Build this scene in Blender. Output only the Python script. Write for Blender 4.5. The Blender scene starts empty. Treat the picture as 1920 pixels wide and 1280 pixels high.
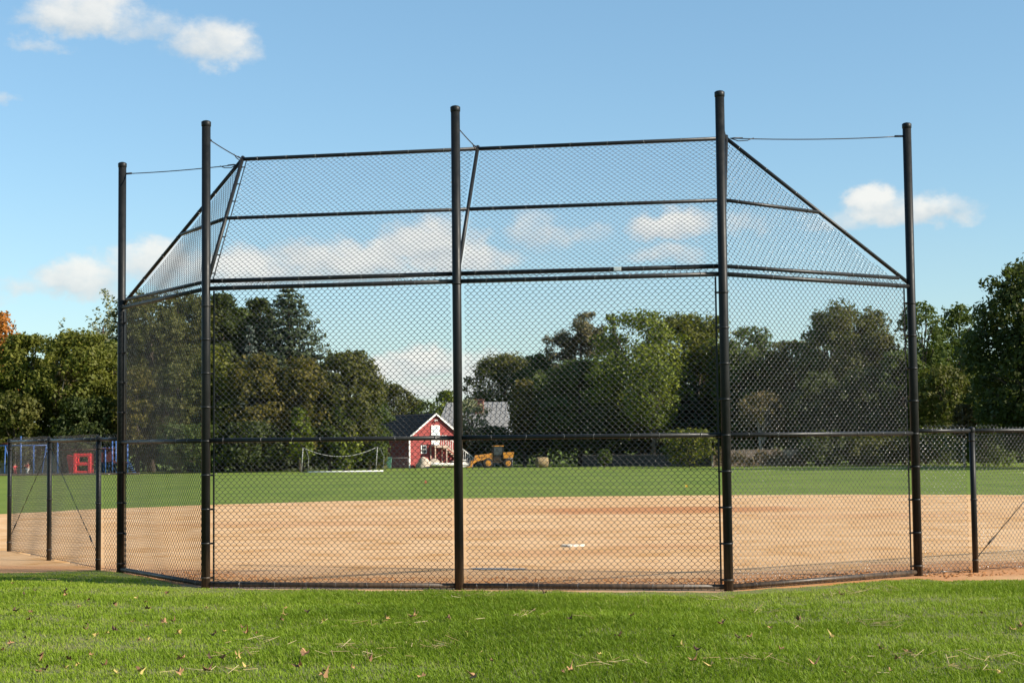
import bpy, math, random
import numpy as np
from mathutils import Vector, Matrix

# ------------------------------------------------------------------ camera
SC = bpy.context.scene
COL = SC.collection
FPX, HCAM, PITCH, ROLL = 3065.67, 1.6497, 0.0625, -0.0106
cam_d = bpy.data.cameras.new("camera")
cam = bpy.data.objects.new("camera", cam_d)
COL.objects.link(cam)
cam_d.sensor_width = 36.0
cam_d.lens = 36.0 * FPX / 1920.0
cam_d.clip_start = 0.1
cam_d.clip_end = 6000
cam.matrix_world = (Matrix.Translation((0, 0, HCAM)) @ Matrix.Rotation(math.pi / 2 + PITCH, 4, 'X')
                    @ Matrix.Rotation(ROLL, 4, 'Z'))
SC.camera = cam
SC.render.resolution_x, SC.render.resolution_y = 1024, 682

# ------------------------------------------------------------------ light
SUN_EL = math.radians(31.0)
SUN_AZ = math.atan2(2.75, -0.92)          # compass angle from +Y towards +X
sun_d = bpy.data.lights.new("sun", 'SUN')
sun_d.energy = 4.2
sun_d.angle = math.radians(0.53)
sun_d.color = (1.0, 0.90, 0.76)
sun = bpy.data.objects.new("sun", sun_d)
COL.objects.link(sun)
to_sun = Vector((math.sin(SUN_AZ) * math.cos(SUN_EL), math.cos(SUN_AZ) * math.cos(SUN_EL), math.sin(SUN_EL)))
sun.rotation_euler = to_sun.to_track_quat('Z', 'Y').to_euler()
sun.location = to_sun * 300

SC.view_settings.view_transform = 'Standard'
SC.view_settings.look = 'None'
SC.view_settings.exposure = 1.12
SC.view_settings.gamma = 1.0

# pixel (of the 1920 x 1280 photograph) -> compass direction, used to lay out sky and far trees
def ray(px, py):
    u, v = px - 960.0, py - 640.0
    c, s = math.cos(-ROLL), math.sin(-ROLL)
    u, v = u * c - v * s, u * s + v * c
    d = Vector((u / FPX, 1.0, -v / FPX))
    c, s = math.cos(PITCH), math.sin(PITCH)
    return Vector((d.x, d.y * c - d.z * s, d.y * s + d.z * c))

def at(px, py, Y):
    d = ray(px, py)
    return Vector((d.x / d.y * Y, Y, HCAM + d.z / d.y * Y))

# ------------------------------------------------------------------ world: Nishita sky and fair-weather clouds
world = bpy.data.worlds.new("World")
SC.world = world
world.use_nodes = True
wt = world.node_tree
wt.nodes.clear()

class NT:
    """small helper for node trees"""
    def __init__(self, tree): self.t = tree
    def new(self, typ, **kw):
        n = self.t.nodes.new(typ)
        for k, v in kw.items(): setattr(n, k, v)
        return n
    def link(self, a, b): self.t.links.new(a, b)
    def val(self, sock, x):
        if isinstance(x, (int, float)): sock.default_value = x
        elif isinstance(x, tuple): sock.default_value = x
        else: self.link(x, sock)
    def m(self, op, a, b=0.0, c=None, clamp=False):
        n = self.new('ShaderNodeMath', operation=op, use_clamp=clamp)
        self.val(n.inputs[0], a); self.val(n.inputs[1], b)
        if c is not None: self.val(n.inputs[2], c)
        return n.outputs[0]
    def mix(self, fac, a, b, blend='MIX'):
        n = self.new('ShaderNodeMix', data_type='RGBA', blend_type=blend)
        self.val(n.inputs[0], fac)
        for s, x in ((n.inputs[6], a), (n.inputs[7], b)):
            if isinstance(x, tuple): s.default_value = (*x[:3], 1)
            else: self.link(x, s)
        return n.outputs[2]
    def noise(self, vec, scale, detail=4, rough=.55, out=0, dist=0.0):
        n = self.new('ShaderNodeTexNoise')
        if vec is not None: self.link(vec, n.inputs['Vector'])
        n.inputs['Scale'].default_value = scale; n.inputs['Detail'].default_value = detail
        n.inputs['Roughness'].default_value = rough; n.inputs['Distortion'].default_value = dist
        return n.outputs[out]
    def ramp(self, fac, stops, interp='LINEAR'):
        n = self.new('ShaderNodeValToRGB')
        n.color_ramp.interpolation = interp
        e = n.color_ramp.elements
        while len(e) < len(stops): e.new(0.5)
        for el, (p, c) in zip(e, stops):
            el.position = p
            el.color = (*c, 1) if isinstance(c, tuple) else (c, c, c, 1)
        self.link(fac, n.inputs[0])
        return n.outputs[0]
    def mapr(self, x, a, b, c=0., d=1., smooth=False):
        n = self.new('ShaderNodeMapRange', interpolation_type='SMOOTHSTEP' if smooth else 'LINEAR')
        self.val(n.inputs[0], x)
        for i, q in enumerate((a, b, c, d)): self.val(n.inputs[i + 1], q)
        return n.outputs[0]

W = NT(wt)
sky = W.new('ShaderNodeTexSky', sky_type='NISHITA')
sky.sun_disc = False
sky.sun_elevation = SUN_EL
sky.sun_rotation = SUN_AZ
sky.altitude = 50
sky.air_density = 1.0
sky.dust_density = 0.15
sky.ozone_density = 2.0
geo = W.new('ShaderNodeTexCoord')
sep = W.new('ShaderNodeSeparateXYZ'); W.link(geo.outputs['Generated'], sep.inputs[0])
az = W.m('ARCTAN2', sep.outputs[0], sep.outputs[1])
el = W.m('ARCSINE', sep.outputs[2])
wc = W.new('ShaderNodeCombineXYZ'); W.link(az, wc.inputs[0]); W.link(W.m('MULTIPLY', el, 1.35), wc.inputs[1])
wv = wc.outputs[0]
n1 = W.noise(wv, 26, 7, .60)
n2 = W.noise(wv, 70, 5, .6)
n3 = W.noise(wv, 9, 3, .5)
wob = W.noise(wv, 45, 4, .6, out=1)
wsep = W.new('ShaderNodeSeparateColor'); W.link(wob, wsep.inputs[0])
az2 = W.m('ADD', az, W.m('MULTIPLY', W.m('SUBTRACT', wsep.outputs[0], .5), .034))
el2 = W.m('ADD', el, W.m('MULTIPLY', W.m('SUBTRACT', wsep.outputs[1], .5), .022))
# px, py, half width, half height, strength
CLOUDS = [(150, 22, 95, 50, 1.0), (80, 38, 60, 26, .6), (270, 50, 80, 36, .62), (395, 80, 85, 48, .82), (70, 88, 50, 18, .5),
          (1690, 390, 108, 34, .9), (1640, 368, 48, 30, .95), (1765, 394, 62, 28, .6), (1560, 412, 70, 24, .42),
          (150, 522, 85, 44, .95), (60, 540, 70, 20, .45), (290, 492, 95, 48, .95), (460, 500, 95, 38, 1.1), (575, 482, 70, 40, 1.0),
          (675, 488, 90, 44, 1.2), (800, 452, 98, 46, 1.25), (860, 485, 110, 32, 1.1), (560, 512, 260, 26, .75),
          (1005, 435, 50, 44, .55), (1090, 438, 50, 20, .4), (1255, 420, 66, 34, 1.2), (1250, 482, 70, 24, .7), (1400, 420, 60, 20, .3),
          (730, 692, 85, 30, .75), (800, 676, 76, 32, 1.2), (905, 690, 75, 40, .9), (820, 725, 220, 34, .75), (640, 700, 60, 20, .5),
          (2150, 300, 140, 50, .9), (-300, 250, 160, 60, .9), (-200, 560, 160, 40, .8), (2300, 560, 150, 40, .8), (-12, 185, 30, 16, .5)]
dens = None; vert = None
for (px, py, rw, rh, st) in CLOUDS:
    d = ray(px, py).normalized()
    a0, e0 = math.atan2(d.x, d.y), math.asin(d.z)
    dx = W.m('DIVIDE', W.m('SUBTRACT', az2, a0), rw * 1.22 / FPX)
    dy = W.m('DIVIDE', W.m('SUBTRACT', el2, e0 - .15 * rh / FPX), rh * 1.25 / FPX)
    dyl = W.m('MULTIPLY', W.m('MINIMUM', dy, 0.0), 1.45)          # flatter undersides
    dyy = W.m('ADD', W.m('MAXIMUM', dy, 0.0), dyl)
    r2 = W.m('ADD', W.m('MULTIPLY', dx, dx), W.m('MULTIPLY', dyy, dyy))
    f = W.m('MULTIPLY', W.m('SUBTRACT', 1.0, r2), st)
    wgt = W.m('MAXIMUM', f, 0.0)
    vv = W.m('MULTIPLY', wgt, dy)
    dens = f if dens is None else W.m('MAXIMUM', dens, f)
    vert = vv if vert is None else W.m('ADD', vert, vv)
raw = W.m('ADD', dens, W.m('MULTIPLY', W.m('SUBTRACT', n1, .5), 1.3))
raw = W.m('ADD', raw, W.m('MULTIPLY', W.m('SUBTRACT', n2, .5), .7))
cov = W.mapr(raw, -.18, .92, 0., .86, True)
lum = W.m('ADD', W.m('MULTIPLY', vert, .9), W.m('ADD', .46, W.m('MULTIPLY', W.m('SUBTRACT', n1, .5), 1.3)))
lum = W.m('ADD', lum, W.m('MULTIPLY', W.m('SUBTRACT', raw, .5), .25), clamp=True)
ccol = W.mix(lum, (2.95, 3.25, 3.4), (4.8, 4.7, 4.4))
# thin veil low in the sky
veil = W.m('MULTIPLY', W.mapr(el, .02, .16, 1., 0., True), W.mapr(n3, .35, .75, 0.05, .30))
low = W.mapr(el, 0.0, .36, 1., 0.)
tint = W.mix(low, (.77, .90, .86), (.575, .645, .695))
skyb = W.mix(1.0, sky.outputs[0], tint, 'MULTIPLY')
skyc = W.mix(veil, skyb, (2.6, 3.3, 3.5))
skyc = W.mix(cov, skyc, ccol)
bg = W.new('ShaderNodeBackground'); bg.inputs[1].default_value = 0.095
W.link(skyc, bg.inputs[0])
wo = W.new('ShaderNodeOutputWorld'); W.link(bg.outputs[0], wo.inputs[0])

# ------------------------------------------------------------------ object helpers
def tag(o, label=None, cat=None, group=None, kind=None):
    if label: o['label'] = label
    if cat: o['category'] = cat
    if group: o['group'] = group
    if kind: o['kind'] = kind
    return o

def empty(name, loc, label, cat, group=None, rz=0.0):
    o = bpy.data.objects.new(name, None)
    o.empty_display_size = .3
    COL.objects.link(o)
    o.location = loc; o.rotation_euler = (0, 0, rz)
    return tag(o, label, cat, group)

def raw_mesh(name, V, F, mat, parent=None, smooth=False, attr=None, loc=None):
    """V (n,3), F (m,k) arrays -> one linked mesh object"""
    V = np.asarray(V, dtype=np.float64); F = np.asarray(F, dtype=np.int32)
    me = bpy.data.meshes.new(name)
    n, (mf, k) = len(V), F.shape
    me.vertices.add(n); me.vertices.foreach_set('co', V.astype(np.float32).ravel())
    me.loops.add(mf * k); me.loops.foreach_set('vertex_index', F.ravel())
    me.polygons.add(mf); me.polygons.foreach_set('loop_start', np.arange(0, mf * k, k, dtype=np.int32))
    if smooth: me.polygons.foreach_set('use_smooth', np.ones(mf, dtype=bool))
    if attr is not None:
        a = me.attributes.new('rnd', 'FLOAT', 'FACE'); a.data.foreach_set('value', np.asarray(attr, dtype=np.float32))
    me.update(calc_edges=True)
    me.materials.append(mat)
    o = bpy.data.objects.new(name, me)
    COL.objects.link(o)
    if parent is not None: o.parent = parent
    if loc is not None: o.location = loc
    return o

class MB:
    """collects shapes, becomes ONE mesh object"""
    def __init__(self, org=(0, 0, 0)):
        self.v = []; self.f = []; self.sm = []; self.mi = []; self.org = Vector(org)
    def add(self, vs, fs, smooth=False, mi=0):
        b = len(self.v)
        self.v += [Vector(v) - self.org for v in vs]
        for f in fs:
            self.f.append(tuple(i + b for i in f)); self.sm.append(smooth); self.mi.append(mi)
        return self
    def box(self, c, s, rz=0.0, M=None, mi=0, bev=0.0):
        c = Vector(c); hx, hy, hz = s[0] / 2, s[1] / 2, s[2] / 2
        R = M if M is not None else Matrix.Rotation(rz, 3, 'Z')
        if bev <= 0:
            vs = [c + R @ Vector((sx * hx, sy * hy, sz * hz)) for sz in (-1, 1) for sy in (-1, 1) for sx in (-1, 1)]
            fs = [(0, 2, 3, 1), (4, 5, 7, 6), (0, 1, 5, 4), (2, 6, 7, 3), (0, 4, 6, 2), (1, 3, 7, 5)]
        else:                                                # chamfered in plan and at the top and bottom
            def ring(a, b, z):
                q = bev
                return [(-a + q, -b, z), (a - q, -b, z), (a, -b + q, z), (a, b - q, z), (a - q, b, z), (-a + q, b, z), (-a, b - q, z), (-a, -b + q, z)]
            rs = ring(hx - bev, hy - bev, -hz) + ring(hx, hy, -hz + bev) + ring(hx, hy, hz - bev) + ring(hx - bev, hy - bev, hz)
            vs = [c + R @ Vector(p) for p in rs]
            fs = [tuple(range(7, -1, -1)), tuple(range(24, 32))]
            for k in range(3):
                for i in range(8):
                    j = (i + 1) % 8
                    fs.append((k * 8 + i, k * 8 + j, k * 8 + 8 + j, k * 8 + 8 + i))
        return self.add(vs, fs, False, mi)
    def tube(self, pts, rad, n=10, cap=True, mi=0, smooth=True):
        pts = [Vector(p) for p in pts]
        if not isinstance(rad, (list, tuple)): rad = [rad] * len(pts)
        vs = []; fs = []
        up = None
        for i, p in enumerate(pts):
            t = (pts[min(i + 1, len(pts) - 1)] - pts[max(i - 1, 0)]).normalized()
            if up is None:
                up = Vector((0, 0, 1)) if abs(t.z) < .9 else Vector((1, 0, 0))
            a = t.cross(up).normalized(); up = a.cross(t).normalized()
            for k in range(n):
                w = 2 * math.pi * k / n
                vs.append(p + (a * math.cos(w) + up * math.sin(w)) * rad[i])
        for i in range(len(pts) - 1):
            for k in range(n):
                j = (k + 1) % n
                fs.append((i * n + k, i * n + j, i * n + n + j, i * n + n + k))
        self.add(vs, fs, smooth, mi)
        if cap:
            b = len(self.v) - len(vs)
            self.f.append(tuple(b + k for k in range(n - 1, -1, -1))); self.sm.append(False); self.mi.append(mi)
            e = b + (len(pts) - 1) * n
            self.f.append(tuple(e + k for k in range(n))); self.sm.append(False); self.mi.append(mi)
        return self
    def ring(self, c, axis, r, t, n=14, m=6, mi=0):
        """torus round axis"""
        c = Vector(c); ax = Vector(axis).normalized()
        u = ax.orthogonal().normalized(); w = ax.cross(u)
        vs = []; fs = []
        for i in range(n):
            a = 2 * math.pi * i / n; dr = u * math.cos(a) + w * math.sin(a)
            for j in range(m):
                b = 2 * math.pi * j / m
                vs.append(c + dr * (r + t * math.cos(b)) + ax * (t * math.sin(b)))
        for i in range(n):
            for j in range(m):
                i2, j2 = (i + 1) % n, (j + 1) % m
                fs.append((i * m + j, i2 * m + j, i2 * m + j2, i * m + j2))
        return self.add(vs, fs, True, mi)
    def prism(self, poly, off, mi=0):
        """polygon (3-D points) pushed along off"""
        off = Vector(off); n = len(poly)
        vs = [Vector(p) for p in poly] + [Vector(p) + off for p in poly]
        fs = [tuple(range(n - 1, -1, -1)), tuple(range(n, 2 * n))] + [(i, (i + 1) % n, n + (i + 1) % n, n + i) for i in range(n)]
        return self.add(vs, fs, False, mi)
    def blob(self, c, s, seed=0, nu=14, nv=9, rough=.15, flat=None, mi=0):
        rg = random.Random(seed); ph = [rg.uniform(0, 6.28) for _ in range(8)]
        vs = []; fs = []
        for j in range(nv + 1):
            th = math.pi * j / nv
            for i in range(nu):
                a = 2 * math.pi * i / nu
                d = Vector((math.sin(th) * math.cos(a), math.sin(th) * math.sin(a), math.cos(th)))
                k = 1 + rough * (math.sin(3 * d.x + ph[0]) * math.sin(3.3 * d.y + ph[1]) + .6 * math.sin(6 * d.z + ph[2] + 2 * d.x) + .4 * math.sin(9 * d.y + ph[3]))
                q = Vector((d.x * s[0] * k, d.y * s[1] * k, d.z * s[2] * k))
                if flat is not None: q.z = max(q.z, flat)
                vs.append(Vector(c) + q)
        for j in range(nv):
            for i in range(nu):
                i2 = (i + 1) % nu
                fs.append((j * nu + i, (j + 1) * nu + i, (j + 1) * nu + i2, j * nu + i2))
        return self.add(vs, fs, True, mi)
    def build(self, name, mat, parent=None, loc=None, rz=0.0):
        me = bpy.data.meshes.new(name)
        me.from_pydata([tuple(v) for v in self.v], [], self.f)
        for p, s, k in zip(me.polygons, self.sm, self.mi): p.use_smooth = s; p.material_index = k
        for m_ in (mat if isinstance(mat, (list, tuple)) else [mat]): me.materials.append(m_)
        me.update()
        o = bpy.data.objects.new(name, me)
        COL.objects.link(o)
        if parent is not None: o.parent = parent
        if loc is not None: o.location = loc
        if rz: o.rotation_euler = (0, 0, rz)
        return o

# ------------------------------------------------------------------ materials
def new_mat(name):
    m = bpy.data.materials.new(name); m.use_nodes = True
    m.node_tree.nodes.clear()
    t = NT(m.node_tree)
    out = t.new('ShaderNodeOutputMaterial')
    return m, t, out

def simple(name, col, rough=.6, var=.15, scale=6, bump=.0, bscale=40, metal=0.0, spec=.5, col2=None, detail=5):
    """principled surface with a worn, uneven colour"""
    m, t, out = new_mat(name)
    tc = t.new('ShaderNodeTexCoord')
    n = t.noise(tc.outputs['Object'], scale, detail, .6)
    c2 = col2 or tuple(c * (1 - var) for c in col)
    c = t.mix(t.mapr(n, .3, .7), tuple(x * (1 + var * .5) for x in col), c2)
    p = t.new('ShaderNodeBsdfPrincipled')
    t.link(c, p.inputs['Base Color'])
    t.link(t.mapr(n, .3, .7, max(.03, rough - .08), min(1, rough + .1)), p.inputs['Roughness'])
    p.inputs['Metallic'].default_value = metal
    p.inputs['Specular IOR Level'].default_value = spec
    if bump > 0:
        b = t.new('ShaderNodeBump'); b.inputs['Strength'].default_value = bump; b.inputs['Distance'].default_value = .02
        t.link(t.noise(tc.outputs['Object'], bscale, 4, .6), b.inputs['Height']); t.link(b.outputs[0], p.inputs['Normal'])
    t.link(p.outputs[0], out.inputs[0])
    return m

def leaf_mat(name, stops, transl=.35, patch=.30, pscale=.35):
    """leaves: colour by a random number per leaf, shifted in patches through the crown"""
    m, t, out = new_mat(name)
    at_ = t.new('ShaderNodeAttribute', attribute_name='rnd')
    tc = t.new('ShaderNodeTexCoord')
    n = t.noise(tc.outputs['Object'], pscale, 3, .6)
    f = t.m('ADD', t.m('MULTIPLY', at_.outputs['Fac'], 1 - patch), t.m('MULTIPLY', t.mapr(n, .3, .7), patch), clamp=True)
    c = t.ramp(f, stops)
    d = t.new('ShaderNodeBsdfPrincipled'); t.link(c, d.inputs['Base Color'])
    d.inputs['Roughness'].default_value = .6; d.inputs['Specular IOR Level'].default_value = .25
    tr = t.new('ShaderNodeBsdfTranslucent'); t.link(t.mix(.5, c, (.12, .16, .01)), tr.inputs[0])
    mx = t.new('ShaderNodeMixShader'); mx.inputs[0].default_value = transl
    t.link(d.outputs[0], mx.inputs[1]); t.link(tr.outputs[0], mx.inputs[2]); t.link(mx.outputs[0], out.inputs[0])
    return m

M = {}
def vinyl(name, col, rough, spec=.6):
    m, t, out = new_mat(name)
    tc = t.new('ShaderNodeTexCoord')
    n = t.noise(tc.outputs['Object'], 9, 6, .65)
    sc = t.new('ShaderNodeMapping'); sc.inputs['Scale'].default_value = (30, 30, 2.2); t.link(tc.outputs['Object'], sc.inputs[0])
    st = t.noise(sc.outputs[0], 1.0, 5, .7)
    dust = t.m('MULTIPLY', t.mapr(st, .50, .78), t.mapr(n, .35, .7))
    c = t.mix(dust, col, tuple(x * 2.2 + .012 for x in col))
    gp = t.new('ShaderNodeNewGeometry'); gs = t.new('ShaderNodeSeparateXYZ'); t.link(gp.outputs['Position'], gs.inputs[0])
    mud = t.m('MULTIPLY', t.mapr(gs.outputs[2], .02, .55, .75, 0), t.mapr(st, .35, .65))
    c = t.mix(mud, c, (.13, .085, .05))
    p = t.new('ShaderNodeBsdfPrincipled')
    t.link(c, p.inputs['Base Color'])
    t.link(t.mapr(n, .3, .7, rough - .08, rough + .12), p.inputs['Roughness'])
    p.inputs['Specular IOR Level'].default_value = spec
    b = t.new('ShaderNodeBump'); b.inputs['Strength'].default_value = .15; b.inputs['Distance'].default_value = .004
    t.link(st, b.inputs['Height']); t.link(b.outputs[0], p.inputs['Normal'])
    t.link(p.outputs[0], out.inputs[0])
    return m
M['post'] = vinyl('black post coating', (.008, .009, .009), .46, .22)
M['rail'] = vinyl('black rail coating', (.010, .011, .011), .42, .32)
M['wire'] = simple('black vinyl wire', (.008, .010, .010), .36, .3, 3, spec=.5)
_p = [n for n in M['wire'].node_tree.nodes if n.type == 'BSDF_PRINCIPLED'][0]
_p.inputs['Coat Weight'].default_value = .8; _p.inputs['Coat Roughness'].default_value = .16
M['tie'] = simple('dull aluminium tie', (.24, .24, .24), .30, .3, 5, metal=.7)
M['cable'] = simple('steel cable', (.03, .03, .035), .45, .2, 20, metal=.4)
M['white'] = simple('white paint', (.78, .77, .73), .55, .12, 8)
M['offwhite'] = simple('weathered white paint', (.62, .61, .57), .65, .25, 3)
M['bark'] = simple('grey brown bark', (.10, .075, .055), .9, .5, 5, .6, 14)
M['palebark'] = simple('pale bark', (.34, .30, .25), .85, .4, 4, .5, 16)

# ------------------------------------------------------------------ ground
def gz(y):
    y = np.asarray(y, dtype=float)
    return -np.clip(y - 45, 0, 125) * 0.0055

A_ = Vector((.983053, -.183429, 0)); N_ = Vector((.183429, .983053, 0))
P1, P2, P3, P4, P5 = [Vector((*p, 0)) for p in ((-5.232, 21.869), (-3.627, 19.338), (-.630, 18.779), (2.373, 18.257), (4.907, 20.008))]
L1, L2, L3 = Vector((-5.64, 22.3, 0)), Vector((-6.93, 24.5, 0)), Vector((-8.17, 26.6, 0))
R1 = Vector((5.72, 20.42, 0)); RD = Vector((.835, .55, 0)).normalized()
R2 = R1 + RD * 2.05; R3 = R1 + RD * 4.5; R4 = R1 + RD * 7

def vnoise(x, y, seed=0):
    r = np.random.RandomState(seed); z = 0
    for k in range(6):
        a = r.uniform(0, 6.28); f = r.uniform(.5, 2.2) * (1 + k * .5)
        z = z + np.sin((x * math.cos(a) + y * math.sin(a)) * f + r.uniform(0, 6.28)) / (1 + k * .6)
    return z / 3.2

EDGE = [(-40, 30.0), (-20, 24.0), (-9, 22.0), (-6.9, 21.85), (-6.1, 21.95), (-5.45, 22.0), (-5.2, 21.72), (-3.72, 19.22), (-3.3, 18.95), (-.63, 18.47), (2.1, 17.98),
        (2.5, 18.04), (4.6, 19.42), (4.85, 19.30), (5.0, 18.98), (5.9, 19.14), (7.2, 19.6), (9, 20.4), (20, 26), (40, 38)]
def lawn_edge(x):
    x = np.asarray(x, dtype=float)
    e = np.interp(x, [p[0] for p in EDGE], [p[1] for p in EDGE])
    return e + .04 * np.sin(x * 2.3 + 2) + .05 * np.sin(x * 5.1) + .035 * np.sin(x * 13.3 + 1) + .02 * np.sin(x * 31)
def lawn_z(x, y):
    e = lawn_edge(x)
    fade = np.clip((e - y) / 4.0, 0, 1) ** 1.2
    return .012 + fade * (.05 + .085 * vnoise(x * .8, y * .8, 3)) + .012 * np.clip((e - y), 0, 1) * vnoise(x * 3, y * 3, 8)

# outfield: one sheet to the horizon
m, t, out = new_mat('outfield grass')
g = t.new('ShaderNodeNewGeometry'); pos = g.outputs['Position']
mp = t.new('ShaderNodeMapping'); t.link(pos, mp.inputs[0]); mp.inputs['Scale'].default_value = (.55, .06, .3); mp.inputs['Rotation'].default_value = (0, 0, .3)
big = t.noise(mp.outputs[0], 1.0, 6, .6)
mp2 = t.new('ShaderNodeMapping'); t.link(pos, mp2.inputs[0]); mp2.inputs['Scale'].default_value = (2.6, .5, 1)
fine = t.noise(mp2.outputs[0], 1.6, 8, .75)
wvx = t.new('ShaderNodeMapping'); t.link(pos, wvx.inputs[0]); wvx.inputs['Rotation'].default_value = (0, 0, .22); wvx.inputs['Scale'].default_value = (.012, .17, 1)
big = t.m('ADD', t.m('MULTIPLY', big, .55), t.m('MULTIPLY', t.noise(wvx.outputs[0], 1.0, 3, .5), .45))
c = t.mix(t.mapr(big, .42, .56), (.098, .150, .020), (.138, .188, .028))
c = t.mix(t.mapr(fine, .45, .7), c, (.150, .195, .040))
c = t.mix(t.mapr(t.noise(pos, .9, 6, .7), .60, .75, 0, .5), c, (.18, .175, .055))
p = t.new('ShaderNodeBsdfPrincipled'); t.link(c, p.inputs['Base Color']); p.inputs['Roughness'].default_value = .85
p.inputs['Specular IOR Level'].default_value = .12
b = t.new('ShaderNodeBump'); b.inputs['Strength'].default_value = .7; b.inputs['Distance'].default_value = .03
t.link(t.noise(pos, 18, 6, .75), b.inputs['Height']); t.link(b.outputs[0], p.inputs['Normal'])
t.link(p.outputs[0], out.inputs[0])
M['outfield'] = m
ys = [-60, -10, 10, 30, 45, 60, 80, 100, 125, 150, 170, 220, 300, 600, 1500, 3500]
xs = [-3000, -1200, -500, -200, -100, -50, -20, 0, 20, 50, 100, 200, 500, 1200, 3000]
V = np.array([(x, y, float(gz(y)) - .016) for y in ys for x in xs])
nx = len(xs)
F = np.array([(j * nx + i, j * nx + i + 1, (j + 1) * nx + i + 1, (j + 1) * nx + i) for j in range(len(ys) - 1) for i in range(nx - 1)])
o = raw_mesh('outfield_ground', V, F, M['outfield']); tag(o, 'mown green outfield grass beyond the clay infield', None, None, 'structure')

# clay infield
m, t, out = new_mat('infield clay')
g = t.new('ShaderNodeNewGeometry'); pos = g.outputs['Position']
rot = t.new('ShaderNodeMapping'); t.link(pos, rot.inputs[0]); rot.inputs['Rotation'].default_value = (0, 0, .18); rot.inputs['Scale'].default_value = (.13, .36, 1)
streak = t.noise(rot.outputs[0], 1.1, 7, .62, dist=.4)
med = t.noise(pos, 1.1, 7, .65)
fine = t.noise(pos, 26, 5, .75)
c = t.mix(t.mapr(streak, .30, .74), (.645, .432, .245), (.51, .300, .135))
c = t.mix(t.mapr(med, .48, .66, 0, .85), c, (.44, .225, .070))
c = t.mix(t.mapr(fine, .50, .80, 0, .45), c, (.36, .20, .10))
def ell(cx, cy, rx, ry):
    v = t.new('ShaderNodeVectorMath', operation='SUBTRACT'); t.link(pos, v.inputs[0]); v.inputs[1].default_value = (cx, cy, 0)
    v2 = t.new('ShaderNodeVectorMath', operation='MULTIPLY'); t.link(v.outputs[0], v2.inputs[0]); v2.inputs[1].default_value = (1 / rx, 1 / ry, 0)
    l = t.new('ShaderNodeVectorMath', operation='LENGTH'); t.link(v2.outputs[0], l.inputs[0])
    return l.outputs['Value']
for (cx, cy, rx, ry, k) in ((3.6, 40.2, 4.0, 2.4, 1.0), (8.0, 36.0, 3.2, 1.3, .35), (-4.5, 35, 3.5, 1.5, .35), (-1.0, 30.5, 3, 1.0, .3), (4.0, 19.7, 2.0, 1.3, .85), (7.2, 20.9, 3.4, 1.5, .9), (-4.7, 21.0, 1.5, 1.7, .7), (-7.6, 22.6, 2.6, 1.0, .7), (0.6, 24.9, 1.3, .8, .35), (2.4, 26.2, 1.2, .7, .4)):
    q = t.m('ADD', ell(cx, cy, rx, ry), t.m('MULTIPLY', t.m('SUBTRACT', med, .5), 1.6))
    c = t.mix(t.mapr(q, .55, 1.15, k, 0, True), c, (.43, .195, .078))
# damp, greyer trodden strip near the fence
dt = t.new('ShaderNodeVectorMath', operation='DOT_PRODUCT'); t.link(pos, dt.inputs[0]); dt.inputs[1].default_value = (N_.x, N_.y, 0)
q = t.m('ADD', t.m('SUBTRACT', dt.outputs['Value'], N_.dot(P3)), t.m('MULTIPLY', t.m('SUBTRACT', med, .5), 2.6))
c = t.mix(t.mapr(q, .5, 5.5, .42, 0, True), c, (.38, .215, .115))
ob = t.mapr(t.m('ABSOLUTE', t.m('SUBTRACT', q, 1.0)), .2, 1.0, .85, 0, True)
c = t.mix(t.m('MULTIPLY', ob, t.mapr(t.noise(pos, 3.2, 6, .7), .35, .6)), c, (.42, .180, .045))
c = t.mix(t.m('MULTIPLY', t.mapr(q, .1, 1.6, 1, 0, True), t.mapr(t.noise(rot.outputs[0], 2.2, 5, .6), .45, .6)), c, (.32, .225, .16))
p = t.new('ShaderNodeBsdfPrincipled'); t.link(c, p.inputs['Base Color']); p.inputs['Roughness'].default_value = .92
p.inputs['Specular IOR Level'].default_value = .15
b = t.new('ShaderNodeBump'); b.inputs['Strength'].default_value = .55; b.inputs['Distance'].default_value = .03
hsum = t.m('ADD', t.m('MULTIPLY', t.noise(pos, 5, 6, .7), 1.0), t.m('MULTIPLY', fine, .5))
t.link(hsum, b.inputs['Height']); t.link(b.outputs[0], p.inputs['Normal'])
t.link(p.outputs[0], out.inputs[0])
M['clay'] = m
cx0, cy0 = 2.0, 28.0
def clay_r(a):
    dx, dy = math.cos(a), math.sin(a)
    fx, fy = cx0 - 4.0, cy0 - 32.8                        # arc of the infield
    bq = dx * fx + dy * fy; cq = fx * fx + fy * fy - 19.4 ** 2
    r = -bq + math.sqrt(max(bq * bq - cq, 0))
    lim = 1e9                                             # skirts along both foul lines
    for (n0, n1, kk) in ((1, 0, 26), (-1, 0, 26), (0, -1, -15.5), (-.28, .96, 38.5), (.30, .954, 38.5)):
        den = dx * n0 + dy * n1
        if den > 1e-6: lim = min(lim, (kk - cx0 * n0 - cy0 * n1) / den)
    w = .10 * math.sin(a * 37) + .07 * math.sin(a * 83 + 1) + .05 * math.sin(a * 171)
    return max(r, lim) + w
NR, NA = 60, 420
V = [(cx0, cy0, float(gz(cy0)))]
for j in range(1, NR + 1):
    for i in range(NA):
        a = 2 * math.pi * i / NA; r = clay_r(a) * (j / NR)
        x, y = cx0 + r * math.cos(a), cy0 + r * math.sin(a)
        V.append((x, y, float(gz(y)) + 0.009 * float(vnoise(x * .5, y * .5, 5)) * (1 - (j / NR) ** 6) ** 1 * (1 if y > 22 else 0)))
F = []
for j in range(1, NR):
    for i in range(NA):
        i2 = (i + 1) % NA
        F.append((1 + (j - 1) * NA + i, 1 + j * NA + i, 1 + j * NA + i2, 1 + (j - 1) * NA + i2))
F += [(0, 1 + i, 1 + (i + 1) % NA, 1 + (i + 1) % NA) for i in range(0)]
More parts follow.
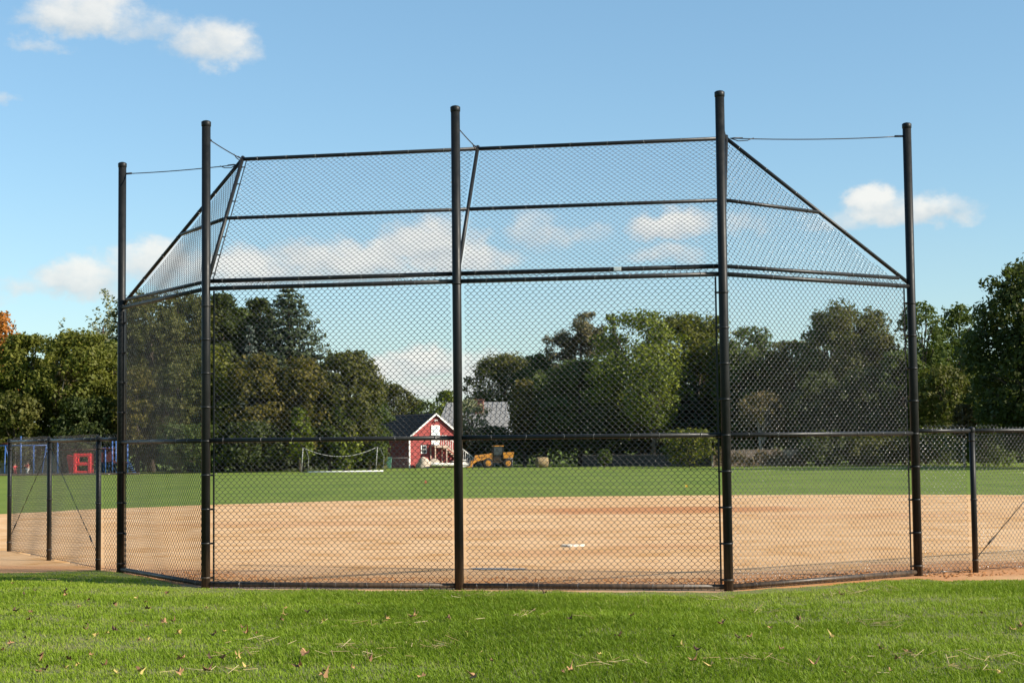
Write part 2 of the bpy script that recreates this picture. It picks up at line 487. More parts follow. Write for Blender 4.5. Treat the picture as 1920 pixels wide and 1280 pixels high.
F += [(0, 1 + i, 1 + i + 1, 1 + (i + 2) % NA) for i in range(0, NA, 2)]
o = raw_mesh('infield_ground', V, F, M['clay'], smooth=True); tag(o, 'orange tan clay softball infield behind the backstop', None, None, 'structure')

# near lawn
m, t, out = new_mat('lawn soil and thatch')
g = t.new('ShaderNodeNewGeometry'); pos = g.outputs['Position']
n = t.noise(pos, 3.5, 6, .7); n2_ = t.noise(pos, 30, 5, .7)
c = t.mix(t.mapr(n, .35, .65), (.085, .120, .018), (.150, .140, .045))
c = t.mix(t.mapr(n2_, .5, .75, 0, .45), c, (.19, .14, .07))
p = t.new('ShaderNodeBsdfPrincipled'); t.link(c, p.inputs['Base Color']); p.inputs['Roughness'].default_value = .95
b = t.new('ShaderNodeBump'); b.inputs['Strength'].default_value = .6; b.inputs['Distance'].default_value = .02
t.link(n2_, b.inputs['Height']); t.link(b.outputs[0], p.inputs['Normal']); t.link(p.outputs[0], out.inputs[0])
M['lawn'] = m
xs = np.concatenate([np.arange(-40, -10, 1.0), np.arange(-10, 10, .11), np.arange(10, 40.1, 1.0)])
rows = np.concatenate([np.linspace(0, .55, 12)[:-1], np.linspace(.55, 1, 70)])
e = lawn_edge(xs)
Yg = -4 + rows[:, None] * (e[None, :] + 4); Xg = np.broadcast_to(xs[None, :], Yg.shape)
Zg = lawn_z(Xg, Yg)
V = np.stack([Xg, Yg, Zg], -1).reshape(-1, 3); nx = len(xs)
idx = np.arange(len(rows) * nx).reshape(len(rows), nx)
F = np.stack([idx[:-1, :-1], idx[:-1, 1:], idx[1:, 1:], idx[1:, :-1]], -1).reshape(-1, 4)
o = raw_mesh('lawn_ground', V, F, M['lawn'], smooth=True); tag(o, 'near lawn in front of the backstop', None, None, 'structure')

# grass blades of the near lawn
rs = np.random.RandomState(11)
def blades(n, xr, yr, extra=None):
    x = rs.uniform(xr[0], xr[1], n); y = rs.uniform(yr[0], yr[1], n)
    keep = (y < lawn_edge(x) + .05 * rs.rand(n)) & ((np.abs(x) < .335 * y + 1.2) | (rs.rand(n) < .5))
    return x[keep], y[keep]
bx, by = blades(1450000, (-13.0, 13.0), (9.6, 24.0))
nb = len(bx)
pat = 1.5 * vnoise(bx * .75, by * .75, 21); pat2 = 1.4 * vnoise(bx * 3.1, by * 3.1, 33)
thin = rs.rand(nb) < np.clip(.84 + .28 * pat + .30 * pat2, .22, 1.0)
bx, by, pat, pat2 = bx[thin], by[thin], pat[thin], pat2[thin]; nb = len(bx)
hgt = (.026 + .024 * rs.rand(nb)) * (1 + .28 * pat + .22 * pat2) * (1 + 1.0 * (rs.rand(nb) > .985))
hgt = hgt * np.clip((lawn_edge(bx) - by) / .8, .45, 1.0)
wid = .0022 + .0020 * rs.rand(nb)
yaw = rs.uniform(0, 2 * np.pi, nb); lean = rs.uniform(.2, 1.1, nb)
ly = rs.uniform(0, 2 * np.pi, nb) * .6 + 1.9 + .8 * pat
wx, wy = np.cos(yaw) * wid, np.sin(yaw) * wid
tx, ty = np.cos(ly) * lean * hgt, np.sin(ly) * lean * hgt
bz = lawn_z(bx, by) - .004
V = np.empty((nb, 5, 3))
V[:, 0] = np.stack([bx - wx, by - wy, bz], -1); V[:, 1] = np.stack([bx + wx, by + wy, bz], -1)
V[:, 2] = np.stack([bx + wx * .8 + tx * .35, by + wy * .8 + ty * .35, bz + hgt * .6], -1)
V[:, 3] = np.stack([bx - wx * .8 + tx * .35, by - wy * .8 + ty * .35, bz + hgt * .6], -1)
V[:, 4] = np.stack([bx + tx, by + ty, bz + hgt * (1 - .25 * lean)], -1)
b5 = np.arange(nb)[:, None] * 5
F = np.concatenate([b5 + [0, 1, 2], b5 + [0, 2, 3], b5 + [3, 2, 4]], 1).reshape(-1, 3)
near_edge = np.clip(1 - (lawn_edge(bx) - by) / 2.4, 0, 1)
rnd = np.clip(.44 - .30 * pat - .14 * pat2 + .25 * near_edge + .5 * (rs.rand(nb) - .5), 0, .9)
dry = rs.rand(nb) < .03 + .16 * np.clip(-pat2 - .25, 0, 1) + .10 * near_edge
rnd[dry] = .97
M['blade'] = leaf_mat('lawn blades', [(0, (.110, .180, .012)), (.4, (.175, .275, .014)), (.75, (.245, .345, .024)), (.92, (.32, .36, .065)), (1, (.46, .38, .18))], .45, .10, .5)
o = raw_mesh('lawn_grass', V.reshape(-1, 3), F, M['blade'], attr=np.repeat(rnd, 3))
tag(o, 'short bright green grass of the near lawn', 'grass', None, 'stuff')

# straw clippings lying in clumps
sp = [(500, 1215, .18), (440, 1240, .22), (700, 1185, .3), (690, 1245, .25), (880, 1125, .28), (420, 1275, .3), (1150, 1275, .3), (1330, 1128, .3), (1400, 1260, .3), (1630, 1110, .4),
      (1700, 1245, .2), (1850, 1255, .3), (640, 1230, .25), (830, 1225, .25), (130, 1096, .25), (1420, 1155, .25), (1600, 1120, .4), (1770, 1272, .4), (980, 1180, .4), (1640, 1180, .35)]
sv = []; sf = []; sr = []
for (px, py, rad) in sp:
    d = ray(px, py); tt = -HCAM / d.z; c0 = d * tt
    for k in range(17 if rad > .2 else 13):
        a = rs.uniform(0, 6.28); q = rad * abs(rs.normal()) * .8
        x = c0.x + math.cos(a) * q * 1.2; y = c0.y + math.sin(a) * q
        if y > lawn_edge(x) - .05: continue
        L = rs.uniform(.05, .19); ya = rs.uniform(0, 6.28); ti = rs.uniform(-.15, .5); wd = rs.uniform(.0018, .0035)
        z = float(lawn_z(x, y)) + rs.uniform(.02, .045)
        dx, dy, dz = math.cos(ya) * L / 2, math.sin(ya) * L / 2, math.sin(ti) * L / 2
        b0 = len(sv)
        for (s_, w_) in ((-1, -1), (-1, 1), (1, 1), (1, -1)):
            sv.append((x + s_ * dx - w_ * math.sin(ya) * wd, y + s_ * dy + w_ * math.cos(ya) * wd, z + s_ * dz + .0))
        for (s_, w_) in ((-1, 0), (1, 0)):
            sv.append((x + s_ * dx, y + s_ * dy, z + s_ * dz + wd))
        sf += [(b0, b0 + 3, b0 + 5, b0 + 4), (b0 + 4, b0 + 5, b0 + 2, b0 + 1), (b0 + 1, b0 + 2, b0 + 3, b0)]
        r_ = rs.rand(); sr += [r_] * 3
M['straw'] = leaf_mat('dry straw', [(0, (.24, .16, .06)), (.5, (.40, .31, .14)), (1, (.55, .46, .26))], .15, .05)
o = raw_mesh('straw_clippings', sv, sf, M['straw'], attr=sr); tag(o, 'dry straw clippings lying in small clumps on the lawn', 'straw', None, 'stuff')

# clods and litter along the inside of the fence
cv = MB()
rr = random.Random(5)
def clods(a, b, off0, off1, n, smin, smax):
    d = (b - a); nn = Vector((-d.y, d.x, 0)).normalized()
    for k in range(n):
        s = rr.random(); q = rr.uniform(off0, off1)
        p_ = a + d * s + nn * q
        sz = rr.uniform(smin, smax)
        cv.blob((p_.x, p_.y, sz * .2), (sz * rr.uniform(.8, 1.6), sz * rr.uniform(.8, 1.3), sz * rr.uniform(.4, .8)), rr.randint(0, 9999), 6, 4, .3)
clods(P2, P3, .3, 1.7, 420, .004, .015); clods(P3, P4, .3, 1.7, 520, .004, .017); clods(P4, P5, .1, 1.0, 560, .004, .019)
clods(P5, R1, -.5, .8, 230, .004, .019); clods(R1, R3, -.6, .6, 420, .004, .018); clods(P1, P2, .1, 1.2, 260, .004, .015)
o = cv.build('clay_clods', simple('crumbled clay', (.36, .155, .045), .95, .5, 12, col2=(.20, .085, .03)))
tag(o, 'crumbled orange clay clods along the inside of the backstop', 'clods', None, 'stuff')

# puddle
d = ray(948, 1066.5); c0 = d * (-HCAM / d.z)
mb = MB(); n = 36; vs = []
for i in range(n):
    a = 2 * math.pi * i / n; r = 1 + .25 * math.sin(2 * a + 1) + .15 * math.sin(5 * a) + .1 * math.sin(9 * a + 2)
    vs.append((c0.x - .1 + .30 * r * math.cos(a), c0.y + .20 * r * math.sin(a) - .1 * math.cos(a), .008))
mb.add(vs, [tuple(range(n))])
M['water'] = simple('muddy water', (.27, .19, .12), .42, .1, 4, spec=.8)
tag(mb.build('puddle', M['water']), 'small shallow puddle on the clay inside the backstop', None, None, 'structure')

# home plate
d = ray(1073, 1024); hp = d * (-HCAM / d.z)
mb = MB((0, 0, 0)); w = .178
pts = [(-w, w, 0), (w, w, 0), (w, 0, 0), (0, -w, 0), (-w, 0, 0)]
mb.prism([(x * .985, y * .985, .0) for x, y, z in pts], (0, 0, .016)); mb.prism([(x, y, -.01) for x, y, z in pts], (0, 0, .02))
o = mb.build('home_plate', simple('dusty white rubber plate', (.74, .69, .60), .8, .2, 14, col2=(.56, .43, .28)), loc=(hp.x, hp.y, .012), rz=-.18)
tag(o, 'white five-sided home plate lying on the clay', 'home plate')

# ------------------------------------------------------------------ chain link
def in_poly(pu, pv, poly):
    ok = np.zeros(pu.shape, bool); n = len(poly)
    for i in range(n):
        x1, y1 = poly[i]; x2, y2 = poly[(i + 1) % n]
        c_ = ((y1 > pv) != (y2 > pv)) & (pu < (x2 - x1) * (pv - y1) / ((y2 - y1) if y2 != y1 else 1e-9) + x1)
        ok ^= c_
    return ok

def chain_link(name, O, U, Vd, poly, parent, org, D=.072, r=.0027, seed=0):
    """woven diamond wire: every wire is a flat spiral hooked into its neighbours; clipped to poly in (u, v) metres"""
    O, U, Vd = Vector(O), Vector(U).normalized(), Vector(Vd).normalized()
    Nn = U.cross(Vd)
    us = [p_[0] for p_ in poly]; vs_ = [p_[1] for p_ in poly]
    w = D / 2
    k0, k1 = int(math.floor(min(us) / w)) - 1, int(math.ceil(max(us) / w)) + 1
    j0, j1 = int(math.floor(min(vs_) / w)) - 1, int(math.ceil(max(vs_) / w)) + 1
    K = np.arange(k0, k1); J = np.arange(j0, j1)
    # two points per apex: arriving on one face, leaving on the other
    Jr = np.repeat(J, 2); side = np.tile([0, 1], len(J))
    kk, jj = np.meshgrid(K, Jr, indexing='ij'); ss = np.broadcast_to(side[None], kk.shape)
    right = ((kk + jj) % 2 == 0)
    u = kk * w + np.where(right, w + r * .9, -r * .9)
    v = jj * w + np.where(ss == 0, -.0035, .0035)
    dep = np.where((jj + kk + ss) % 2 == 0, r * 1.15, -r * 1.15)
    # slack and slight bulging of the cloth
    v = v + .006 * np.sin(u * 2.1 + seed) + .004 * np.sin(u * 5.3 + v * 1.3 + seed * 2)
    u2 = u + .004 * np.sin(v * 2.7 + seed * 1.7) + .003 * np.sin(v * 7.1 + u * 2)
    bow = .016 * np.sin(u * 4.3 + v * 2.9 + seed) * np.exp(-np.maximum(v, 0) * .9) + .014 * np.sin(u * 1.9 + seed) * np.sin(v * 1.7 + 1)
    co = (np.array(O)[None, None] + u2[..., None] * np.array(U) + v[..., None] * np.array(Vd) + (dep + bow)[..., None] * np.array(Nn)) - np.array(org)
    ok = in_poly(u, v, poly)
    tan = np.gradient(co, axis=1); tan /= np.linalg.norm(tan, axis=2, keepdims=True) + 1e-12
    nv = np.array(Nn)[None, None] - tan * (tan @ np.array(Nn))[..., None]; nv /= np.linalg.norm(nv, axis=2, keepdims=True) + 1e-12
    sv_ = np.cross(tan, nv)
    ring = np.stack([co + r * nv, co + r * sv_, co - r * nv, co - r * sv_], 2)          # K, M, 4, 3
    Kn, Mn = kk.shape
    seg = ok[:, :-1] & ok[:, 1:]
    ki, mi = np.nonzero(seg)
    base = (ki * Mn + mi) * 4
    F = []
    for q in range(4):
        q2 = (q + 1) % 4
        F.append(np.stack([base + q, base + q2, base + 4 + q2, base + 4 + q], -1))
    F = np.concatenate(F)
    Vv = ring.reshape(-1, 3)
    used = np.unique(F); remap = np.zeros(len(Vv), np.int32); remap[used] = np.arange(len(used))
    return raw_mesh(name, Vv[used], remap[F], M['wire'], parent, smooth=True)

def rail(name, a, b, r, parent, org, ties=True, step=.42, side=None, seed=0, mat='rail', cap=False):
    a, b = Vector(a), Vector(b)
    mb = MB(org); mb.tube([a, a.lerp(b, .5), b], r, 12)
    if ties:
        rg = random.Random(seed + int(1000 * a.x)); L = (b - a).length; s = rg.uniform(.15, .4)
        ax = (b - a).normalized()
        while s < L - .1:
            c_ = a + ax * s
            tl = (ax + Vector((rg.uniform(-.3, .3), rg.uniform(-.3, .3), rg.uniform(-.3, .3)))).normalized()
            mb.ring(c_, tl, r + .0030, .0024, 12, 5, mi=1)
            if side is not None: mb.tube([c_ + side * r * .95, c_ + side * (r + .014) + Vector((0, 0, rg.uniform(-.03, .03)))], .0024, 5, mi=1)
            s += step * rg.uniform(.8, 1.2)
    return mb.build(name, [M[mat], M['tie']], parent)

def post(p, z0, z1, r, parent, org, bands=(), lean=(0, 0)):
    mb = MB(org); top = Vector((p.x + lean[0], p.y + lean[1], z1))
    b_ = Vector((p.x, p.y, z0))
    mb.tube([b_, b_.lerp(top, .5), top], r, 20, cap=True)
    for z in bands:
        q = b_.lerp(top, (z - z0) / (z1 - z0))
        mb.tube([q - Vector((0, 0, .012)), q + Vector((0, 0, .012))], r + .004, 20, mi=1)
    o_ = mb.build('post', [M['post'], M['rail']], parent)
    c_ = MB(org)
    c_.tube([top - Vector((0, 0, .055)), top - Vector((0, 0, .05)), top, top + Vector((0, 0, .012)), top + Vector((0, 0, .02))], [r + .001, r + .005, r + .006, r * .8, r * .25], 20)
    c_.build('post_cap', M['post'], o_)
    return o_

# ------------------------------------------------------------------ backstop
ZMID, ZLOW, ZUP, ZT, DT = 1.726, 3.525, 3.620, 5.288, 1.2488
BS = empty('backstop', P3, 'tall black chain link softball backstop with overhanging hood and angled wings', 'backstop')
ORG = P3.copy()
TOPS = [5.478, 5.524, 5.555, 5.585, 5.539]
PB = [P1, P2, P3, P4, P5]
bandz = [.12 + .4 * k for k in range(9)]
for p_, z1, bd in zip(PB, TOPS, (bandz, bandz, [3.50], bandz, bandz)):
    post(p_, -.05, z1, .0525, BS, ORG, bd)
zz = lambda p_, z: Vector((p_.x, p_.y, z))
panels = [(P1, P2), (P2, P3), (P3, P4), (P4, P5)]
FW = .075
for i, (a, b) in enumerate(panels):
    d = (b - a).normalized(); nn = Vector((-d.y, d.x, 0))            # towards the field
    A0, B0 = a + d * .05, b - d * .05
    rail('middle_rail', zz(A0, ZMID), zz(B0, ZMID), .026, BS, ORG, side=nn, seed=i)
    rail('top_rail', zz(A0, ZLOW), zz(B0, ZLOW), .026, BS, ORG, side=nn, seed=i + 9)
    rail('bottom_rail', zz(A0, .045), zz(B0, .045), .029, BS, ORG, side=nn, seed=i + 19)
    L = (B0 - A0).length
    o_ = chain_link('mesh_panel', A0 + nn * .034, d, (0, 0, 1), [(0.02, -.02), (L - .02, -.02), (L - .02, 3.60), (.02, 3.60)], BS, ORG, seed=i * 1.3)
    ends = {0: (0, 1), 1: (0,), 2: (1,), 3: (0, 1)}[i]
    for e_ in ends:
        q = (A0 + d * .035 if e_ == 0 else B0 - d * .035) + nn * .036
        tb = MB(ORG); tb.box(zz(q, 1.76), (.020, .008, 3.48), math.atan2(d.y, d.x))
        for z in bandz:
            s_ = -1 if e_ == 0 else 1
            tb.box(zz(q + d * s_ * .03 - nn * .006, z), (.085, .014, .022), math.atan2(d.y, d.x))
            tb.tube([zz(q - nn * .018, z), zz(q + nn * .018, z)], .007, 6)
        tb.build('tension_bar', M['rail'], BS)
# hood
T2, T3, T4 = [zz(p_ + N_ * DT, ZT) for p_ in (P2, P3, P4)]
B2, B3, B4 = [zz(p_, ZUP) + N_ * .06 for p_ in (P2, P3, P4)]
for (b_, t_) in ((B2, T2), (B3, T3), (B4, T4)):
    mb = MB(ORG); mb.tube([b_ - (t_ - b_).normalized() * .05, t_ + (t_ - b_).normalized() * .04], .024, 12); mb.build('hood_strut', M['rail'], BS)
hd = (T3 - B3).normalized()
for (ba, ta, bb, tb_, sd) in ((B2, T2, B3, T3, 2), (B3, T3, B4, T4, 3)):
    rail('hood_rail', ba, bb, .026, BS, ORG, side=N_, seed=sd)
    rail('hood_rail', ba.lerp(ta, .5), bb.lerp(tb_, .5), .022, BS, ORG, side=N_, seed=sd + 5)
    rail('hood_rail', ta, tb_, .024, BS, ORG, side=N_, seed=sd + 7)
    U = (bb - ba).normalized(); Lh = (ta - ba).length; Lw = (bb - ba).length
    off = U.cross((ta - ba).normalized()) * -.030
    chain_link('hood_mesh', ba + off, U, ta - ba, [(.03, -.07), (Lw - .03, -.07), (Lw - .03, Lh + .03), (.03, Lh + .03)], BS, ORG, seed=sd)
for (b_, t_, pe, sd) in ((B2, T2, P1, 4), (B4, T4, P5, 5)):
    E_ = zz(pe, ZLOW + .02)
    rail('hood_edge_rail', t_, E_, .024, BS, ORG, ties=True, side=Vector((0, 0, -1)), seed=sd)
    Ue = (E_ - Vector((b_.x, b_.y, ZLOW + .02)))
    f_ = .93
    rail('hood_rail', b_, b_.lerp(E_, f_) + Vector((0, 0, .07)), .023, BS, ORG, side=N_, seed=sd + 2)
    rail('hood_rail', b_.lerp(t_, .5), t_.lerp(E_, .5), .022, BS, ORG, side=N_, seed=sd + 3)
    U = (E_ - b_).normalized(); Wp = t_ - b_
    Vp = (Wp - U * Wp.dot(U)).normalized()
    tu, tv, eu = Wp.dot(U), Wp.dot(Vp), (E_ - b_).length
    nrm = U.cross(Vp); off = nrm * (.028 if nrm.dot(N_) > 0 else -.028)
    poly = [(.02, -.03), (eu - .05, -.03), (tu, tv)]
    chain_link('hood_mesh', b_ + off, U, Vp, poly, BS, ORG, seed=sd)
# tension bar beside the left hood strut, on the middle panel side
mb = MB(ORG); q0 = B2 + A_ * .06 - N_ * .0; q1 = T2 + A_ * .06
mb.tube([q0, q1], .007, 6)
for k in range(7):
    c_ = q0.lerp(q1, .06 + .145 * k); mb.tube([c_ - A_ * .06, c_ + A_ * .012], .008, 6)
mb.build('tension_bar', M['rail'], BS)
# stay cables from the post tops to the hood
def cable(a, b, sag=.02, loop=True):
    mb = MB(ORG); a, b = Vector(a), Vector(b); pts = []
    for k in range(9):
        s = k / 8; q = a.lerp(b, s); q.z -= sag * 4 * s * (1 - s); pts.append(q)
    mb.tube(pts, .0065, 6)
    d = (b - a).normalized()
    mb.tube([a - d * .05, a + d * .11], .013, 8)
    if loop:
        n_ = d.cross(Vector((0, 0, 1))).normalized(); w_ = Vector((0, 0, 1))
        lp = [b - d * .30, b - d * .22 - w_ * .028, b - d * .10 - w_ * .034, b, b - d * .05 + w_ * .006, b - d * .16 + w_ * .004]
        mb.tube(lp, .006, 6)
    mb.build('stay_cable', M['cable'], BS)
cable(zz(P1, TOPS[0] - .14) + Vector((.05, 0, 0)), T2 + Vector((-.08, .05, -.06)), .015)
cable(zz(P2, TOPS[1] - .19) + N_ * .05, T2, .01)
cable(zz(P3, TOPS[2] - .21) + N_ * .05, T3, .01)
cable(zz(P4, TOPS[3] - .20) + N_ * .05, T4, .01)
cable(zz(P5, TOPS[4] - .15) + Vector((-.05, 0, 0)), T4 + Vector((.05, .0, 0)), .025)
# white tag wired to the rail
q = B3.lerp(B4, .61) - N_ * .03
mb = MB(ORG); mb.box(q, (.085, .004, .045), math.atan2(A_.y, A_.x)); mb.box(q + Vector((0, 0, .0)) - N_ * .003, (.07, .002, .03), math.atan2(A_.y, A_.x))
mb.build('tag_plate', M['white'], BS)

# ------------------------------------------------------------------ side fences
def side_fence(pts, label, hz, rods, first_post=0, seed=0, r=.036):
    org = pts[1].copy()
    e_ = empty('chain_link_fence', org, label, 'fence')
    for p_ in pts[1:]: post(p_, -.05, hz + .03, r, e_, org, [.15, .9, hz - .12])
    for i in range(len(pts) - 1):
        a, b = pts[i], pts[i + 1]; d = (b - a).normalized(); nn = Vector((-d.y, d.x, 0)) * (1 if d.x > 0 else -1)
        A0, B0 = a + d * (.05 if i == 0 else r), b - d * r
        rail('top_rail', zz(A0, hz), zz(B0, hz), .024, e_, org, side=nn, seed=seed + i)
        L = (B0 - A0).length
        chain_link('mesh_panel', A0 + nn * .03, d, (0, 0, 1), [(.01, .0), (L - .01, .0), (L - .01, hz + .075), (.01, hz + .075)], e_, org, seed=seed + i)
        bw = MB(org); bw.tube([zz(A0 + nn * .03, .03), zz(B0 + nn * .03, .03)], .004, 6); bw.build('bottom_wire', M['wire'], e_)
    for (a, za, b, zb) in rods:
        mb = MB(org); mb.tube([zz(a, za), zz(b, zb)], .0055, 6)
        m_ = zz(a, za).lerp(zz(b, zb), .12); dd = (zz(b, zb) - zz(a, za)).normalized()
        mb.tube([m_, m_ + dd * .14], .011, 8)
        mb.build('truss_rod', M['rail'], e_)
    return e_
side_fence([P1, L1, L2, L3], 'short black chain link fence left of the backstop with two diagonal truss rods', 1.77, [(L3, .2, L2, 1.68), (L1, .2, L2, 1.68)], seed=31)
side_fence([P5, R1, R2, R3, R4], 'black chain link fence running off to the right of the backstop', 1.755, [(R1, .16, R2, 1.66)], seed=41)

# ------------------------------------------------------------------ trees
LEAF = {
    'olive': leaf_mat('olive leaves', [(0, (0.054, 0.063, 0.012)), (.5, (0.083, 0.088, 0.017)), (1, (0.143, 0.129, 0.031))]),
    'green': leaf_mat('mid green leaves', [(0, (0.045, 0.073, 0.014)), (.5, (0.069, 0.099, 0.020)), (1, (0.119, 0.141, 0.028))]),
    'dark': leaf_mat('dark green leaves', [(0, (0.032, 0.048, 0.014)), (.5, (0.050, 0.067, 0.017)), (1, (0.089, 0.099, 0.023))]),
    'bright': leaf_mat('bright green maple leaves', [(0, (.045, .068, .010)), (.5, (.120, .155, .015)), (1, (.340, .360, .036))], .36, .5, .28),
    'gold': leaf_mat('golden brown leaves', [(0, (0.058, 0.058, 0.012)), (.5, (0.101, 0.087, 0.016)), (1, (0.189, 0.151, 0.027))]),
    'yellow': leaf_mat('yellow green leaves', [(0, (0.064, 0.077, 0.012)), (.5, (0.113, 0.122, 0.016)), (1, (0.197, 0.189, 0.031))]),
    'orange': leaf_mat('orange autumn leaves', [(0, (0.187, 0.095, 0.018)), (.5, (0.358, 0.129, 0.022)), (1, (0.549, 0.214, 0.032))]),
    'red': leaf_mat('red brown leaves', [(0, (0.080, 0.051, 0.024)), (.5, (0.131, 0.056, 0.031)), (1, (0.202, 0.090, 0.049))]),
    'brown': leaf_mat('brown thin leaves', [(0, (0.067, 0.053, 0.024)), (.5, (0.108, 0.081, 0.034)), (1, (0.179, 0.129, 0.054))]),
    'silver': leaf_mat('pale silvery leaves', [(0, (.120, .135, .065)), (.5, (.200, .215, .110)), (1, (.310, .315, .175))]),
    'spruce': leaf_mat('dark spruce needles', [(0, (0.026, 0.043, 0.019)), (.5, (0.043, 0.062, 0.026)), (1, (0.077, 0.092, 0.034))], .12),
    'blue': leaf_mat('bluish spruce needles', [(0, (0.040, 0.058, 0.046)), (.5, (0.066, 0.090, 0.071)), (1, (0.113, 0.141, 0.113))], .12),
    'pine': leaf_mat('brownish pine needles', [(0, (0.067, 0.066, 0.026)), (.5, (0.113, 0.099, 0.043)), (1, (0.191, 0.158, 0.076))], .15),
}

def leaf_quads(P, Nrm, size, rg, fold=.0):
    """rhombic leaf clumps at P facing roughly Nrm"""
    n = len(P)
    nr = Nrm + rg.normal(0, .55, (n, 3)); nr /= np.linalg.norm(nr, axis=1, keepdims=True) + 1e-9
    a = np.cross(nr, rg.normal(0, 1, (n, 3))); a /= np.linalg.norm(a, axis=1, keepdims=True) + 1e-9
    b = np.cross(nr, a)
    s = (size * (.55 + .9 * rg.rand(n)))[:, None] if np.ndim(size) == 0 else (size * (.55 + .9 * rg.rand(n)))[:, None]
    V = np.stack([P - a * s * .62, P - b * s * .36 + a * s * .06, P + a * s * .62, P + b * s * .36 + a * s * .06], 1)
    return V

def clump_leaves(C, R, n_each, leaf, rg, squash=.8):
    Ps = []; Ns = []; Rn = []
    for (c, r, n) in zip(C, R, n_each):
        d = rg.normal(0, 1, (n, 3)); d[:, 2] += .25; d /= np.linalg.norm(d, axis=1, keepdims=True)
        q = r * (1 - .55 * rg.rand(n) ** 2.0) * (1 + .12 * rg.normal(0, 1, n))
        lump = 1 + .22 * np.sin(d[:, 0] * 5 + c[0]) * np.sin(d[:, 1] * 5 + c[1]) + .15 * np.sin(d[:, 2] * 7 + c[2])
        p = d * (q * lump)[:, None]; p[:, 2] *= squash
        Ps.append(p + c); Ns.append(d); Rn.append(np.clip(rg.rand() * .55 + .45 * rg.rand(n), 0, 1))
    return np.concatenate(Ps), np.concatenate(Ns), np.concatenate(Rn)

def broad(h, r, base, rg, dens, leaf, kind='broad', lop=0.0):
    r = r * 1.12
    C = []; R = []
    zc = (h * .56 + base * .44); hz_ = (h - base) / 2
    m_ = int(38 + 12 * rg.rand() + 12 * max(0, (h / max(r, .1)) - 1.8))
    for k in range(m_):
        z = rg.uniform(-1, 1); a = rg.uniform(0, 6.28)
        prof = math.sqrt(max(0, 1 - (abs(z) if z > 0 else abs(z) * .82) ** 2.3)) if kind != 'column' else (1 - .75 * max(0, z) ** 1.6) * math.sqrt(max(0.02, 1 - min(0, z) ** 4))
        f = (.34 + .46 * rg.rand() ** .6)
        cr = r * rg.uniform(.22, .42) * (.75 + .25 * prof)
        zz_ = zc + z * hz_ * .84
        C.append((math.cos(a) * r * prof * f + lop * r * z, math.sin(a) * r * prof * f, min(zz_, h - cr * .7)))
        R.append(cr)
    for k in range(int(16 + m_ * .5)):                                   # twiggy outliers: the uneven outline
        z = rg.uniform(-.75, 1.0); a = rg.uniform(0, 6.28)
        prof = math.sqrt(max(0, 1 - (abs(z) if z > 0 else abs(z) * .82) ** 2.3)) if kind != 'column' else (1 - .75 * max(0, z) ** 1.6)
        f = rg.uniform(.80, 1.02); cr = r * rg.uniform(.07, .15)
        C.append((math.cos(a) * r * prof * f + lop * r * z, math.sin(a) * r * prof * f, min(zc + z * hz_ * .97, h - cr)))
        R.append(cr)
    C.append((lop * r * .6 + rg.uniform(-.2, .2) * r, 0, h - r * .16)); R.append(r * .17)
    C = np.array(C); R = np.array(R)
    area = R ** 2; tot = dens * (h - base) * 2 * r
    n_each = np.maximum(12, (tot * area / area.sum())).astype(int)
    return C, R, clump_leaves(C, R, n_each, leaf, rg)

def conifer(h, r, base, rg, dens, leaf, power=.85, droop=.28):
    Ps = []; Ns = []; Rn = []; tips = []
    nt = int(h / .45)
    for k in range(nt):
        t_ = (k + rg.rand() * .6) / nt; z = base + (h - base) * t_
        L0 = r * (1 - t_) ** power * (1 if t_ > .08 else .8) + .15
        nbr = int(7 + 5 * (1 - t_))
        a0 = rg.uniform(0, 6.28)
        for b_ in range(nbr):
            a = a0 + 6.28 * b_ / nbr + rg.normal(0, .2); L = L0 * rg.uniform(.62, 1.08)
            n = max(8, int(dens * L * 5.5))
            s = rg.rand(n) ** .7
            wv = (1 - s * .75) * L * .26 * rg.normal(0, 1, n)
            x = math.cos(a) * s * L - math.sin(a) * wv; y = math.sin(a) * s * L + math.cos(a) * wv
            zq = z - droop * L * s + .16 * L * s ** 3 + rg.normal(0, .10, n) * (.6 + L * .15)
            Ps.append(np.stack([x, y, zq], -1))
            nr = np.tile(np.array([math.cos(a) * .6, math.sin(a) * .6, .7]), (n, 1)); Ns.append(nr)
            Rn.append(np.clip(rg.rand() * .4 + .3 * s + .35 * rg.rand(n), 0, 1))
    return np.concatenate(Ps), np.concatenate(Ns), np.concatenate(Rn)

def pine_crown(h, r, base, rg, dens, leaf):
    C = []; R = []; br = []
    nt = 46
    for k in range(nt):
        t_ = rg.rand(); z = base + (h - base) * t_ * .90
        L = r * math.sqrt(max(.05, 1 - ((t_ - .30) / .74) ** 2)) * rg.uniform(.45, 1.05)
        a = rg.uniform(0, 6.28); up = L * rg.uniform(.05, .45)
        tip = (math.cos(a) * L, math.sin(a) * L, min(z + up, h - .3))
        br.append(((0, 0, z), tip))
        for q in (.45, .7, .9, 1.03):
            C.append((tip[0] * q + rg.normal(0, .08 * r), tip[1] * q + rg.normal(0, .08 * r), z + (tip[2] - z) * q + rg.normal(0, .06 * r))); R.append(r * rg.uniform(.09, .20))
    C.append((0, 0, h - r * .12)); R.append(r * .14)
    C = np.array(C); R = np.array(R); area = R ** 2
    n_each = np.maximum(10, dens * .75 * (h - base) * 2 * r * area / area.sum()).astype(int)
    return C, R, br, clump_leaves(C, R, n_each, leaf, rg, .75)

